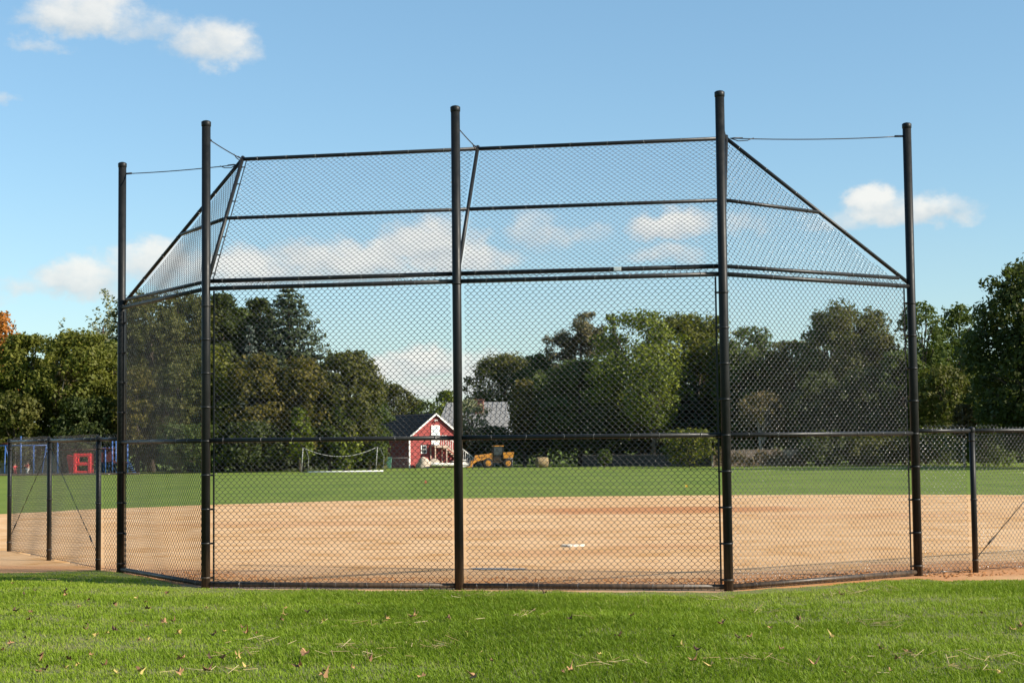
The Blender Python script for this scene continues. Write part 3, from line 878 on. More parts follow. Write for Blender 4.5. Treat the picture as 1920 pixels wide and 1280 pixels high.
TREE_N = [0]
def tree(name, label, cx, top, hw, Y, shape, pal, base=.12, leaf=.25, dens=205, group='trees along the far edge of the field', lop=0.0, cat='tree', bark='bark', power=.85):
    TREE_N[0] += 1
    rg = np.random.RandomState(100 + TREE_N[0] * 7)
    tp = at(cx, top, Y); h = tp.z - float(gz(Y)); r = hw * Y / FPX
    root = empty(name, (tp.x, Y, float(gz(Y))), label, cat, group, rz=rg.uniform(0, 6.28) if shape != 'lop' else 0)
    bz_ = h * base
    tk = MB(); tr = max(.06, min(.42, h * .018)) if shape != 'shrub' else .04
    if shape in ('broad', 'column', 'shrub', 'spire'):
        if shape == 'spire':
            C = []; R = []
            for k in range(13):
                a = rg.uniform(0, 6.28); rr_ = r * rg.uniform(.0, .65); ht = h * rg.uniform(.62, .90) if k else h
                if k == 0: rr_ = r * .1
                z0 = h * rg.uniform(.3, .55)
                for q in np.linspace(0, 1, 15):
                    w_ = r * (.34 - .22 * q) * rg.uniform(.7, 1.3)
                    C.append((math.cos(a) * rr_ * (.5 + .5 * q) + rg.normal(0, .08 * r), math.sin(a) * rr_ * (.5 + .5 * q) + rg.normal(0, .08 * r), min(z0 + (ht - z0) * q, h - w_ * .6))); R.append(w_)
            for k in range(22):
                a = rg.uniform(0, 6.28); q = r * rg.uniform(.2, .85)
                C.append((math.cos(a) * q, math.sin(a) * q, h * rg.uniform(base, .62))); R.append(r * rg.uniform(.18, .34))
            C = np.array(C); R = np.array(R); ar = R ** 2
            ne = np.maximum(8, dens * (h - bz_) * 2 * r * ar / ar.sum()).astype(int)
            P, Nn, Rn = clump_leaves(C, R, ne, leaf, rg, 1.1)
        else:
            C, R, (P, Nn, Rn) = broad(h, r, bz_, rg, dens, leaf, 'column' if shape == 'column' else 'broad', lop)
        zt = h * (.80 if shape != 'shrub' else .5)
        tk.tube([(0, 0, -.2), (rg.normal(0, .1), rg.normal(0, .1), zt * .4), (rg.normal(0, .2), rg.normal(0, .2), zt)], [tr * 1.35, tr, tr * .25], 8)
        for k in rg.permutation(len(C))[:16]:
            c_ = C[k]; z0 = max(h * .12, min(zt * .85, c_[2] * rg.uniform(.45, .75)))
            f_ = z0 / zt
            mid = (c_[0] * .5 + rg.normal(0, .15), c_[1] * .5 + rg.normal(0, .15), z0 + (c_[2] - z0) * .6)
            tk.tube([(0, 0, z0), mid, tuple(c_)], [tr * (1.1 - f_) * .55 + .02, tr * .25 + .01, .012], 6, cap=False)
    elif shape == 'conifer':
        P, Nn, Rn = conifer(h, r, bz_, rg, dens / 40., leaf, power)
        tk.tube([(0, 0, -.2), (0, 0, h * .5), (0, 0, h * .98)], [tr * 1.3, tr * .8, .03], 8)
    elif shape == 'pine':
        C, R, br, (P, Nn, Rn) = pine_crown(h, r, bz_, rg, dens, leaf)
        tk.tube([(0, 0, -.2), (0, 0, h * .5), (0, 0, h * .97)], [tr * 1.3, tr * .8, .05], 8)
        for a_, b_ in br: tk.tube([a_, b_], [.06, .02], 5, cap=False)
    V = leaf_quads(P, Nn, leaf, rg)
    n = len(P)
    raw_mesh('crown', V.reshape(-1, 3), np.arange(n * 4).reshape(n, 4), LEAF[pal], root, attr=Rn)
    tk.build('trunk', M[bark], root)
    return root

TREES = [
    # left of the field
    ('maple_tree', 'orange autumn maple at the far left edge of the photo', -14, 586, 56, 152, 'broad', 'orange', .2, dict()),
    ('broadleaf_tree', 'olive gold rounded tree just right of the orange maple', 56, 626, 66, 146, 'broad', 'yellow', .08, dict()),
    ('broadleaf_tree', 'brownish olive round tree above the red playset', 146, 622, 82, 144, 'broad', 'yellow', .08, dict()),
    ('bare_branched_tree', 'small thin brown tree with bare twigs, left of the tall silvery tree', 130, 684, 26, 141.5, 'broad', 'brown', .30, dict(dens=55, bark='palebark')),
    ('cottonwood_tree', 'pale silvery tree with tall ragged spires near the leftmost post', 192, 543, 56, 166, 'spire', 'silver', .1, dict(dens=120)),
    ('cottonwood_tree', 'low pale silvery spire poking up left of the tall silvery tree', 120, 596, 34, 168, 'spire', 'silver', .1, dict(dens=90)),
    ('broadleaf_tree', 'tall olive tree filling the left wing of the backstop', 285, 552, 76, 152, 'broad', 'olive', .05, dict()),
    ('broadleaf_tree', 'tall dark olive tree behind the second post from the left', 352, 545, 60, 155, 'broad', 'olive', .05, dict()),
    ('broadleaf_tree', 'narrow dark tree just right of the second post from the left', 415, 550, 46, 157, 'column', 'dark', .05, dict()),
    ('broadleaf_tree', 'dark columnar tree just left of the tall pointed conifer', 484, 560, 44, 160, 'column', 'dark', .05, dict()),
    ('broadleaf_tree', 'dark small-topped tree between two dark columnar trees', 448, 576, 42, 159, 'column', 'green', .05, dict()),
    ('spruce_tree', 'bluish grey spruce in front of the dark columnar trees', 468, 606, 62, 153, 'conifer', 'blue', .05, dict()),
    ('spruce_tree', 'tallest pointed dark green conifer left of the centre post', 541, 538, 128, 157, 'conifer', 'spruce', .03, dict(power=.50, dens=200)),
    ('broadleaf_tree', 'yellow green tree beside the second post, under dark columnar trees', 408, 648, 44, 143, 'column', 'yellow', .02, dict()),
    ('broadleaf_tree', 'golden brown tree below the bluish spruce', 480, 664, 50, 142, 'broad', 'gold', .02, dict()),
    ('broadleaf_tree', 'olive brown tree below the tallest pointed conifer', 565, 672, 54, 143, 'broad', 'gold', .02, dict()),
    ('broadleaf_tree', 'brownish green tree sloping down toward the red barn', 648, 660, 66, 145, 'broad', 'olive', .02, dict(lop=.12)),
    ('broadleaf_tree', 'low green tree just left of the red barn roof', 692, 735, 40, 147, 'broad', 'green', .02, dict()),
    ('broadleaf_tree', 'golden olive low tree under the left wing rail', 258, 690, 48, 141, 'broad', 'gold', .02, dict()),
    ('broadleaf_tree', 'mid green low tree left of the second post', 335, 686, 50, 142, 'broad', 'olive', .02, dict()),
    ('broadleaf_tree', 'shaded green low tree behind the playground wood fence', 28, 735, 60, 141, 'broad', 'olive', .02, dict()),
    ('broadleaf_tree', 'dark green low tree behind the red playset', 165, 742, 58, 141, 'broad', 'dark', .02, dict()),
    ('broadleaf_tree', 'green tree leaning against the leftmost backstop post', 212, 640, 42, 147, 'column', 'green', .02, dict()),
    ('sapling', 'bright yellow green sapling by the left end of the soccer goal', 562, 765, 22, 140, 'column', 'bright', .02, dict(dens=120)),
    ('shrub', 'bright green leafy shrub behind the soccer goal', 648, 808, 28, 143, 'shrub', 'bright', .02, dict(dens=140)),
    ('shrub', 'dark low shrub below the golden brown tree', 470, 790, 60, 140, 'shrub', 'dark', .0, dict()),
    ('shrub', 'olive low shrub beside the second post, at field edge', 360, 795, 60, 139, 'shrub', 'green', .0, dict()),
    ('broadleaf_tree', 'dark tree low behind goal, left of the red barn', 618, 742, 52, 144, 'broad', 'green', .0, dict()),
    # behind the buildings
    ('broadleaf_tree', 'distant grey green tree directly above the dark barn roof', 735, 722, 48, 190, 'broad', 'olive', .05, dict()),
    ('broadleaf_tree', 'distant low green tree between barn gable and taller tree', 788, 752, 36, 192, 'broad', 'green', .05, dict()),
    ('maple_tree', 'small bright green treetop rising behind the grey roofed house', 836, 732, 26, 225, 'broad', 'bright', .05, dict()),
    ('broadleaf_tree', 'thin pale tree half hiding the grey house roof', 886, 748, 30, 172, 'broad', 'silver', .1, dict(dens=90)),
    # right of the centre post
    ('broadleaf_tree', 'olive round tree right of the grey roofed house', 946, 666, 72, 205, 'broad', 'olive', .05, dict()),
    ('shrub', 'dark green shrub hiding the grey house wall behind the tractor', 925, 800, 42, 172, 'shrub', 'dark', .0, dict()),
    ('shrub', 'low green shrub between barn and tractor', 882, 812, 22, 173, 'shrub', 'green', .0, dict()),
    ('shrub', 'green shrub half hiding the white house on the right', 1400, 828, 14, 150, 'shrub', 'green', .0, dict()),
    ('maple_tree', 'yellow orange tinted tree right beside the grey house', 982, 712, 28, 172, 'broad', 'gold', .1, dict(dens=110)),
    ('broadleaf_tree', 'rounded olive green tree left of the wispy pine', 1020, 664, 60, 200, 'broad', 'green', .05, dict()),
    ('pine_tree', 'wispy brownish pine with open layered branches', 1088, 586, 74, 198, 'pine', 'pine', .30, dict(dens=230)),
    ('spruce_tree', 'small dark spruce tip between pine and bright maple', 1150, 586, 26, 188, 'conifer', 'spruce', .2, dict()),
    ('maple_tree', 'large bright green maple with a rounded sunlit top', 1200, 588, 88, 166, 'broad', 'bright', .05, dict(dens=140, lop=.05)),
    ('maple_tree', 'lower bright green maple bough in front of the large maple', 1222, 680, 50, 160, 'broad', 'bright', .3, dict(dens=110)),
    ('broadleaf_tree', 'broad dull olive tree right of the large bright maple', 1302, 590, 84, 170, 'broad', 'yellow', .05, dict()),
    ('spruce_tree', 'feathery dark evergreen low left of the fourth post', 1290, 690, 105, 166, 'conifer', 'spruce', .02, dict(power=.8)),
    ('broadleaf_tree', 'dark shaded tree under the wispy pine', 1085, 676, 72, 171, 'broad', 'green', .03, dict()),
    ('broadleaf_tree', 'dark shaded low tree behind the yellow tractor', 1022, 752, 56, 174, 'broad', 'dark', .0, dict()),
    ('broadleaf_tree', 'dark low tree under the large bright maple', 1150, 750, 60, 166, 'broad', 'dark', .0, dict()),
    ('broadleaf_tree', 'brown tinted low tree left of the feathery evergreen', 1215, 745, 48, 165, 'broad', 'brown', .0, dict(dens=110)),
    ('broadleaf_tree', 'dark green tree just right of the fourth post', 1392, 611, 68, 164, 'broad', 'green', .03, dict()),
    ('broadleaf_tree', 'olive shouldered tree left of the tall round right-hand tree', 1492, 636, 60, 162, 'broad', 'olive', .03, dict()),
    ('broadleaf_tree', 'tall round tree with orange tints in the right wing', 1592, 572, 80, 156, 'broad', 'olive', .03, dict()),
    ('broadleaf_tree', 'green tree filling the left side of the tall round right-wing tree', 1556, 596, 62, 158, 'broad', 'green', .03, dict()),
    ('broadleaf_tree', 'green tree filling the right side of the tall round right-wing tree', 1640, 592, 56, 158, 'broad', 'olive', .03, dict()),
    ('bare_branched_tree', 'reddish brown thin tree over the vine covered fence', 1428, 735, 44, 150, 'broad', 'brown', .42, dict(dens=70, bark='palebark')),
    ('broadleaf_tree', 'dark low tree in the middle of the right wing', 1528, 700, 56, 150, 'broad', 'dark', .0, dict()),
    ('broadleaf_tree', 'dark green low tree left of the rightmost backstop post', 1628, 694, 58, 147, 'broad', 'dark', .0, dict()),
    ('broadleaf_tree', 'airy green tree directly right of the rightmost backstop post', 1728, 568, 50, 152, 'broad', 'green', .08, dict(dens=95)),
    ('broadleaf_tree', 'second airy green tree right of the rightmost post', 1795, 570, 42, 154, 'broad', 'green', .08, dict(dens=95)),
    ('oak_tree', 'tallest dark tree at the right edge of the photo', 1918, 494, 100, 120, 'broad', 'dark', .03, dict(dens=190)),
    ('broadleaf_tree', 'olive low tree right of the rightmost post', 1770, 688, 62, 142, 'broad', 'olive', .0, dict()),
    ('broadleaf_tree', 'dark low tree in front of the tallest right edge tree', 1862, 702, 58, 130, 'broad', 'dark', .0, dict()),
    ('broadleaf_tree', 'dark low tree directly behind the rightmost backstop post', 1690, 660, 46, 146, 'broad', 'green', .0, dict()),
    ('dead_tree', 'small bare pale twigged tree above the right side fence', 1806, 758, 20, 124, 'broad', 'brown', .4, dict(dens=6, bark='palebark')),
    ('shrub', 'yellow green shrub at the wood fence left of fourth post', 1292, 805, 50, 141, 'shrub', 'yellow', .0, dict(dens=110)),
    ('shrub', 'small round green shrub in front of the wooden fence', 1133, 843, 12, 150, 'shrub', 'green', .0, dict(dens=150, leaf=.2)),
    ('shrub', 'dark shrub at the right end of the vine covered fence', 1550, 812, 50, 139, 'shrub', 'dark', .0, dict()),
    ('shrub', 'olive shrub mid right, below the tall round tree', 1640, 815, 55, 138, 'shrub', 'olive', .0, dict()),
    ('shrub', 'dark shrub behind the rightmost backstop post base', 1735, 805, 55, 136, 'shrub', 'dark', .0, dict()),
    ('shrub', 'dark wide shrub behind the right side fence', 1845, 800, 75, 126, 'shrub', 'green', .0, dict()),
    ('broadleaf_tree', 'dense dark tree in front of the tallest right edge tree', 1940, 600, 80, 118, 'broad', 'dark', .0, dict()),
    ('broadleaf_tree', 'dark tree beyond the right edge of the photo', 2050, 540, 95, 110, 'broad', 'dark', .05, dict()),
    ('broadleaf_tree', 'tall dark tree well beyond the right edge of the photo', 2330, 520, 110, 104, 'broad', 'dark', .05, dict(dens=90)),
    ('broadleaf_tree', 'green tree beyond the left edge of the photo', -110, 610, 80, 146, 'broad', 'green', .05, dict()),
]
for (nm, lb, cx, top, hw, Y, shp, pal, bs, kw) in TREES:
    tree(nm, lb, cx, top, hw, Y, shp, pal, bs, **kw)

# undergrowth: one mass of dark low foliage that closes the wood behind the trees
def thicket(name, label, pts, n, leaf, pal, seed, low=0.0):
    rg = np.random.RandomState(seed)
    px = rg.uniform(pts[0][0], pts[-1][0], n)
    tops = np.interp(px, [p[0] for p in pts], [p[1] for p in pts]); Yd = np.interp(px, [p[0] for p in pts], [p[2] for p in pts])
    Yd = Yd + rg.uniform(-2.5, 4, n)
    x = (px - 960) / FPX * Yd; g_ = gz(Yd)
    ht = np.array([at(float(a), float(b), float(c)).z for a, b, c in zip(px, tops, Yd)]) - g_
    ht = ht * (.90 + .06 * np.sin(px * .083) + .05 * np.sin(px * .043 + 2) + .02 * np.sin(px * .21))
    z = g_ + low + (ht - low) * rg.rand(n) ** .8
    P = np.stack([x, Yd, z], -1)
    Nn = np.tile(np.array([0.2, -.6, .5]), (n, 1)) + rg.normal(0, .4, (n, 3))
    rn = np.clip(.25 + .3 * np.sin(px * .2 + z * 1.3) + .4 * rg.rand(n), 0, 1)
    V = leaf_quads(P, Nn, leaf, rg)
    o_ = raw_mesh(name, V.reshape(-1, 3), np.arange(n * 4).reshape(n, 4), LEAF[pal], attr=rn)
    tag(o_, label, 'undergrowth', None, 'stuff')
thicket('woodland_undergrowth', 'dark undergrowth filling the wood left of the red barn', [(-300, 650, 160), (100, 640, 160), (240, 600, 162), (440, 595, 163), (560, 660, 163), (640, 690, 162), (700, 770, 160), (722, 830, 158)], 46000, .40, 'olive', 1)
thicket('woodland_undergrowth', 'dark undergrowth filling the wood right of the tractor', [(956, 735, 192), (1030, 690, 194), (1100, 660, 190), (1300, 640, 182), (1440, 660, 174), (1550, 660, 168), (1700, 640, 163), (2300, 640, 150)], 60000, .40, 'green', 2)
thicket('distant_woodland', 'distant low wood on the horizon behind barn and house', [(560, 770, 240), (800, 790, 245), (1000, 770, 245)], 9000, .6, 'olive', 3)

# ------------------------------------------------------------------ red barn
M['barnred'] = simple('red barn boards', (.34, .062, .055), .8, .35, 2.5)
M['shingle'] = simple('dark roof shingle', (.044, .040, .037), .95, .4, 4, spec=.2)
M['glass'] = simple('dark window glass', (.03, .04, .05), .08, .2, 2, spec=.8)
M['wood'] = simple('bare weathered timber', (.46, .35, .27), .8, .3, 4)
M['greyroof'] = simple('grey metal roof', (.26, .26, .25), .6, .18, 1.2)
M['siding'] = simple('white siding shaded bluish', (.34, .38, .43), .7, .12, 3)  # white walls, with their bluish shade put into the colour
M['brick'] = simple('red brick', (.19, .085, .06), .85, .4, 9)
M['concrete'] = simple('pale stone', (.50, .42, .33), .9, .3, 4)

YB = 165.0
gB = float(gz(YB))
cB = at(767, 877, YB)                                    # front left corner of the barn
th = math.radians(31)
barn = empty('red_barn', (cB.x, YB, gB), 'small red barn with white trim, dark roof and outside stairs', 'barn', rz=th)
WB, LB, HB, AB = 6.0, 10.5, 3.05, 5.35
def boards(mb, pts_fn, n): pass
mb = MB()
# walls: a shell with clapboard courses
prof = [(0, 0, 0), (WB, 0, 0), (WB, 0, HB), (WB / 2, 0, AB), (0, 0, HB)]
mb.add(prof + [(x, LB, z) for x, y, z in prof], [(0, 1, 2, 3, 4), (9, 8, 7, 6, 5), (0, 4, 9, 5), (1, 6, 7, 2)])
k = 0.0
while k < AB - .2:
    z0 = k + .01
    x0 = .02 if z0 < HB else (z0 - HB + .18) / (AB - HB) * WB / 2
    if x0 < WB / 2 - .1:
        mb.prism([(x0, 0.0, z0), (WB - x0, 0.0, z0), (WB - x0, -.022, z0), (x0, -.022, z0)], (0, 0, .012))
    if z0 < HB - .1: mb.prism([(0, .02, z0), (0, LB - .02, z0), (-.022, LB - .02, z0), (-.022, .02, z0)], (0, 0, .012))
    k += .20
mb.build('wall', M['barnred'], barn)
sl = math.atan2(AB - HB, WB / 2); ov = .28
rf = MB()
for s_ in (-1, 1):
    ex = WB / 2 + s_ * (WB / 2 + ov); ez = HB - ov * math.tan(sl)
    a = Vector((WB / 2, -.25, AB + .06)); b_ = Vector((ex, -.25, ez + .06))
    up_ = Vector((0, 0, .10))
    rf.prism([a, b_, b_ + up_, a + up_], (0, LB + .5, 0))
    for q in range(1, 12):                                # shingle courses
        c_ = a.lerp(b_, q / 12) + up_
        rf.box(c_ + Vector((0, (LB + .5) / 2, .005)), (.06, LB + .49, .03), M=Matrix.Rotation(sl * s_ * 1, 3, 'Y'))
roof = rf.build('roof', M['shingle'], barn)
for s_ in (-1, 1):
    ex = WB / 2 + s_ * (WB / 2 + ov); ez = HB - ov * math.tan(sl)
    tm = MB(); a = Vector((WB / 2, -.29, AB + .17)); b_ = Vector((ex, -.29, ez + .17))
    tm.prism([a, b_, b_ - Vector((0, 0, .2)), a - Vector((0, 0, .2))], (0, .036, 0)); tm.build('rake_trim', M['white'], barn)
    cb = MB(); cb.box((.06 if s_ < 0 else WB - .06, -.035, HB / 2 - .05), (.16, .03, HB - .1)); cb.build('corner_trim', M['white'], barn)
dz0 = 2.28
dr = MB(); dr.box((WB * .5 + .02, -.05, dz0 + 1.0), (.98, .06, 2.02)); d_ = dr.build('door', M['white'], barn)
d2 = MB(); d2.box((WB * .5 + .02, -.092, dz0 + 1.35), (.62, .02, 1.0)); d2.build('door_pane', simple('pale door glass', (.62, .70, .72), .15, .1, 2), d_)
d3 = MB(); d3.blob((WB * .5 + .38, -.12, dz0 + .95), (.04, .04, .04)); d3.build('handle', M['post'], d_)
def window(par, x, z, w, h, y=-.05, side=False):
    f = MB(); t_ = .09
    def bx(cx, cz, sx, sz, yy, dp): f.box((cx, yy, cz), (sx, dp, sz)) if not side else f.box((yy, cx, cz), (dp, sx, sz))
    bx(x, z + h / 2 + t_ / 2, w + 2 * t_, t_, y, .05); bx(x, z - h / 2 - t_ / 2, w + 2 * t_, t_, y, .05)
    bx(x - w / 2 - t_ / 2, z, t_, h, y, .05); bx(x + w / 2 + t_ / 2, z, t_, h, y, .05); bx(x, z, w, .04, y + .004, .03)
    o_ = f.build('window', M['white'], par)
    g_ = MB()
    if not side: g_.box((x, y + .018, z), (w, .02, h))
    else: g_.box((y + .018, x, z), (.02, w, h))
    g_.build('pane', M['glass'], o_)
window(barn, 1.66, 1.85, .48, .66); window(barn, 7.4, 1.5, .6, .8, side=True)
lt = MB(); lt.box((WB / 2, -.10, AB - .55), (.16, .16, .10)); lt.blob((WB / 2 - .12, -.2, AB - .6), (.09, .09, .08)); lt.blob((WB / 2 + .12, -.2, AB - .6), (.09, .09, .08))
lt.build('flood_lamp', M['white'], barn)
st = MB()                                                  # landing, posts, flight and guard rails
lx0, lx1, ly = 2.35, 3.75, -1.15
st.box(((lx0 + lx1) / 2, ly / 2 - .03, dz0 - .12), (lx1 - lx0, -ly - .06, .12))
landing = st
st.box(((lx0 + lx1) / 2, ly - .02, dz0 - .16), (lx1 - lx0 + .1, .05, .2))
nst = 11; fx1 = lx1 + 3.0
for k in range(nst):
    s_ = (k + .5) / nst
    st.box((lx1 + (fx1 - lx1) * s_, ly / 2 - .1, dz0 * (1 - s_) - .06), (.30, 1.0, .04))
for yy in (ly + .0, -.12):
    st.prism([(lx1, yy, dz0 - .02), (fx1, yy, .05), (fx1, yy, -.0), (fx1 - .25, yy, 0), (lx1, yy, dz0 - .30)], (0, -.05, 0))
stairs = st.build('staircase', M['wood'], barn)
for (xx, yy) in ((lx0 + .05, ly), (lx1 - .05, ly), (lx0 + .05, -.15), (lx1 - .05, -.2)):
    q = MB(); q.box((xx, yy + .03, dz0 / 2 - .1), (.11, .11, dz0 - .2)); q.build('stair_post', M['wood'], stairs)
gr = MB()
gr.box((lx0 + .02, ly / 2, dz0 + .95), (.07, -ly, .07)); gr.box(((lx0 + lx1) / 2 - .25, ly, dz0 + .32), (lx1 - lx0 - .5, .03, .60)) if False else None
gr.prism([(lx1 - .1, ly - .03, dz0 + .95), (fx1 + .05, ly - .03, .98), (fx1 + .05, ly - .03, .86), (lx1 - .1, ly - .03, dz0 + .83)], (0, -.05, 0))
for k in range(15):
    s_ = k / 14; x = lx1 - .05 + (fx1 - lx1) * s_
    gr.box((x, ly - .03, dz0 * (1 - s_) + .43), (.05, .04, .95))
for k in range(6): gr.box((lx0 + .1 + k * .22, ly - .03, dz0 + .43), (.05, .04, .95))
gr.box(((lx0 + lx1) / 2, ly - .03, dz0 + .93), (lx1 - lx0, .05, .09))
gr.build('guard_rail', M['offwhite'], stairs)

# things by the barn
def spot(px, py):
    """where the ground stands at that direction, beyond the infield"""
    d = ray(px, py); Y = 120.0
    for _ in range(30): Y = (float(gz(Y)) - HCAM) / d.z * d.y
    return Vector((d.x / d.y * Y, Y, float(gz(Y))))
Rb = Matrix.Rotation(th, 3, 'Z')
def barn_pt(x, y): return Vector((cB.x, YB, gB)) + Rb @ Vector((x, y, 0))
for (x, y, s, lb, sd) in ((1.1, -1.0, (.75, .55, .98), 'left tan boulder by the barn wall, rounded and tall', 3), (2.2, -1.1, (.82, .6, .92), 'right tan boulder by the barn wall, wider one', 8)):
    q = barn_pt(x, y); mb = MB(); mb.blob((0, 0, 0), s, sd, 20, 12, .12, flat=-.05)
    tag(mb.build('boulder', M['concrete'], loc=q), lb, 'boulder', 'boulders by the barn')
q = barn_pt(3.2, -2.2)
boat = empty('rowing_boat', q, 'long low white boat lying in front of the red barn', 'boat', rz=th + .05)
mb = MB(); ns = 12; prof_ = []
for i in range(ns + 1):
    s_ = i / ns; x = -1.9 + 3.8 * s_; w_ = .55 * (1 - abs(2 * s_ - 1) ** 2.6) + .02; k_ = .06 + .10 * abs(2 * s_ - 1) ** 3
    prof_.append([(x, -w_, .42 + k_), (x, -w_ * .8, .14 + k_), (x, 0, .02 + k_), (x, w_ * .8, .14 + k_), (x, w_, .42 + k_), (x, w_ * .9, .40 + k_), (x, 0, .10 + k_), (x, -w_ * .9, .40 + k_)])
vs = [p_ for r_ in prof_ for p_ in r_]
mb.add(vs, [(i * 8 + j, i * 8 + (j + 1) % 8, i * 8 + 8 + (j + 1) % 8, i * 8 + 8 + j) for i in range(ns) for j in range(8)], True)
mb.build('hull', M['offwhite'], boat)
for x in (-.7, .6):
    mb = MB(); mb.box((x, 0, .38), (.22, .92, .03)); mb.build('seat', M['wood'], boat)
q = barn_pt(5.0, -1.9)
pile = MB(); 
for k in range(7): pile.box((rr.uniform(-.5, .5), rr.uniform(-.3, .3), .08 + .11 * k), (1.9 - .15 * k, .35, .10), rr.uniform(-.3, .3), bev=.01)
tag(pile.build('timber_pile', M['offwhite'], loc=q, rz=th), 'heap of pale boards under the barn stairs', 'timber pile')
q = spot(728, 880); q.y = 161
q = at(728, 879, 161); q.z = float(gz(161))
bn = empty('wheelie_bin', q, 'green wheeled rubbish bin left of the red barn', 'bin')
mb = MB(); mb.add([(-.26, -.28, .06), (.26, -.28, .06), (.26, .26, .06), (-.26, .26, .06), (-.33, -.36, .98), (.33, -.36, .98), (.33, .34, .98), (-.33, .34, .98)],
                  [(3, 2, 1, 0), (4, 5, 6, 7), (0, 1, 5, 4), (1, 2, 6, 5), (2, 3, 7, 6), (3, 0, 4, 7)])
M['bingreen'] = simple('green bin plastic', (.07, .22, .15), .5, .15, 3)
mb.build('body', M['bingreen'], bn)
mb = MB(); mb.prism([(-.36, -.40, .98), (.36, -.40, .98), (.36, .0, 1.08), (.36, .38, 1.0), (-.36, .38, 1.0), (-.36, 0, 1.08)], (0, 0, .03)); mb.build('lid', M['bingreen'], bn)
for s_ in (-1, 1):
    mb = MB(); mb.tube([(s_ * .24, .28, .11), (s_ * .32, .28, .11)], .11, 14); mb.build('wheel', M['post'], bn)

# ------------------------------------------------------------------ grey roofed house
YH = 180.0; gH = float(gz(YH))
a0 = at(825, 880, YH); sc_ = YH / FPX
hs = empty('house', (a0.x, YH, gH), 'pale house with light grey roof and brick chimney, half hidden by trees', 'house', rz=-.10)
WH = 128 * sc_; zr = at(880, 755, YH).z - gH; ze = at(880, 801, YH).z - gH
mb = MB(); mb.add([(.2, 0, 0), (WH - .2, 0, 0), (WH - .2, 7, 0), (.2, 7, 0), (.2, 0, ze), (WH - .2, 0, ze), (WH - .2, 7, ze), (.2, 7, ze), (.2, 3.5, zr - .1), (WH - .2, 3.5, zr - .1)],
                  [(0, 1, 5, 4), (1, 2, 6, 9, 5), (2, 3, 7, 6), (3, 0, 4, 8, 7)])
for k in range(20): mb.box((WH / 2, -.012, ze * (k + .5) / 20), (WH - .42, .02, .03))
mb.build('wall', M['siding'], hs)
mb = MB()
mb.prism([(.3, 3.5, zr), (WH - .5, 3.5, zr), (WH + .3, -.4, ze - .1), (-.3, -.4, ze - .1)], (0, 0, .14)); mb.prism([(WH - .5, 3.52, zr), (.3, 3.52, zr), (-.3, 7.4, ze - .1), (WH + .3, 7.4, ze - .1)], (0, 0, .14))
for k in range(14):
    x = .4 + (WH - .8) * k / 13
    mb.prism([(x, 3.45, zr + .14), (x + .05, 3.45, zr + .14), (x + .05, -.38, ze + .045), (x, -.38, ze + .045)], (0, 0, .04))
hr = mb.build('roof', M['greyroof'], hs)
mb = MB(); cxh = (896 - 825) * sc_; mb.box((cxh, 2.0, zr - 1.2), (.95, .8, 3.0)); mb.box((cxh, 2.0, zr + .35), (1.1, .95, .14)); mb.build('chimney', M['brick'], hr)
for x in (2.2, 4.0, 6.6): window(hs, x, ze - 1.5, .8, 1.2)
pc = MB(); pc.box((4.2, -1.0, ze - 1.1), (4.4, 2.0, .18)); 
for x in (2.2, 3.5, 4.9, 6.2): pc.box((x, -1.85, (ze - 1.2) / 2), (.14, .14, ze - 1.2))
pc.build('porch', M['white'], hs)
# white house to the right, behind the vine fence
YW = 166.0; gW = float(gz(YW)); a0 = at(1368, 880, YW); sc_ = YW / FPX
wh = empty('white_house', (a0.x, YW, gW), 'low white house glimpsed over the vine covered fence', 'house')
WW = 84 * sc_; ze = at(1400, 815, YW).z - gW
mb = MB(); mb.add([(0, 0, 0), (WW, 0, 0), (WW, 5, 0), (0, 5, 0), (0, 0, ze), (WW, 0, ze), (WW, 5, ze), (0, 5, ze)], [(0, 1, 5, 4), (1, 2, 6, 5), (2, 3, 7, 6), (3, 0, 4, 7), (4, 5, 6, 7)])
mb.build('wall', M['siding'], wh)
mb = MB(); mb.prism([(-.3, -.3, ze), (WW + .3, -.3, ze), (WW + .3, 2.5, ze + 1.1), (-.3, 2.5, ze + 1.1)], (0, 0, .12)); mb.prism([(-.3, 2.5, ze + 1.1), (WW + .3, 2.5, ze + 1.1), (WW + .3, 5.3, ze), (-.3, 5.3, ze)], (0, 0, .12)); mb.build('roof', M['shingle'], wh)
for x in (.9, 2.3, 3.7): window(wh, x, ze - .9, .7, .9)

# ------------------------------------------------------------------ tractor
YT = 158.0; gT = float(gz(YT)); a0 = at(922, 880, YT)
tr_ = empty('tractor', (a0.x, YT, gT), 'small orange yellow loader tractor with black cab beside the barn', 'tractor', rz=.12)
M['orange'] = simple('orange yellow machine paint', (.52, .22, .025), .45, .25, 2)
M['tyre'] = simple('black tyre rubber', (.018, .018, .018), .85, .3, 6)
def wheel(x, r, w, y):
    mb = MB(); mb.tube([(x, y - w / 2, r), (x, y - w * .3, r), (x, y + w * .3, r), (x, y + w / 2, r)], [r * .93, r, r, r * .93], 24)
    for k in range(18):
        a = k / 18 * 6.283; mb.box((x + math.cos(a) * r, y, r + math.sin(a) * r), (.05, w * .9, .09), M=Matrix.Rotation(-a, 3, 'Y'))
    o_ = mb.build('wheel', M['tyre'], tr_)
    rm = MB(); s_ = -1 if y < 0 else 1
    rm.tube([(x, y + s_ * (w / 2 + .004), r), (x, y + s_ * (w / 2 + .03), r)], [r * .62, r * .55], 20); rm.tube([(x, y + s_ * (w / 2 + .03), r), (x, y + s_ * (w / 2 + .07), r)], r * .2, 10)
    rm.build('rim', M['orange'], o_)
for y in (-.72, .72): wheel(-.42, .46, .34, y); wheel(1.5, .42, .34, y)
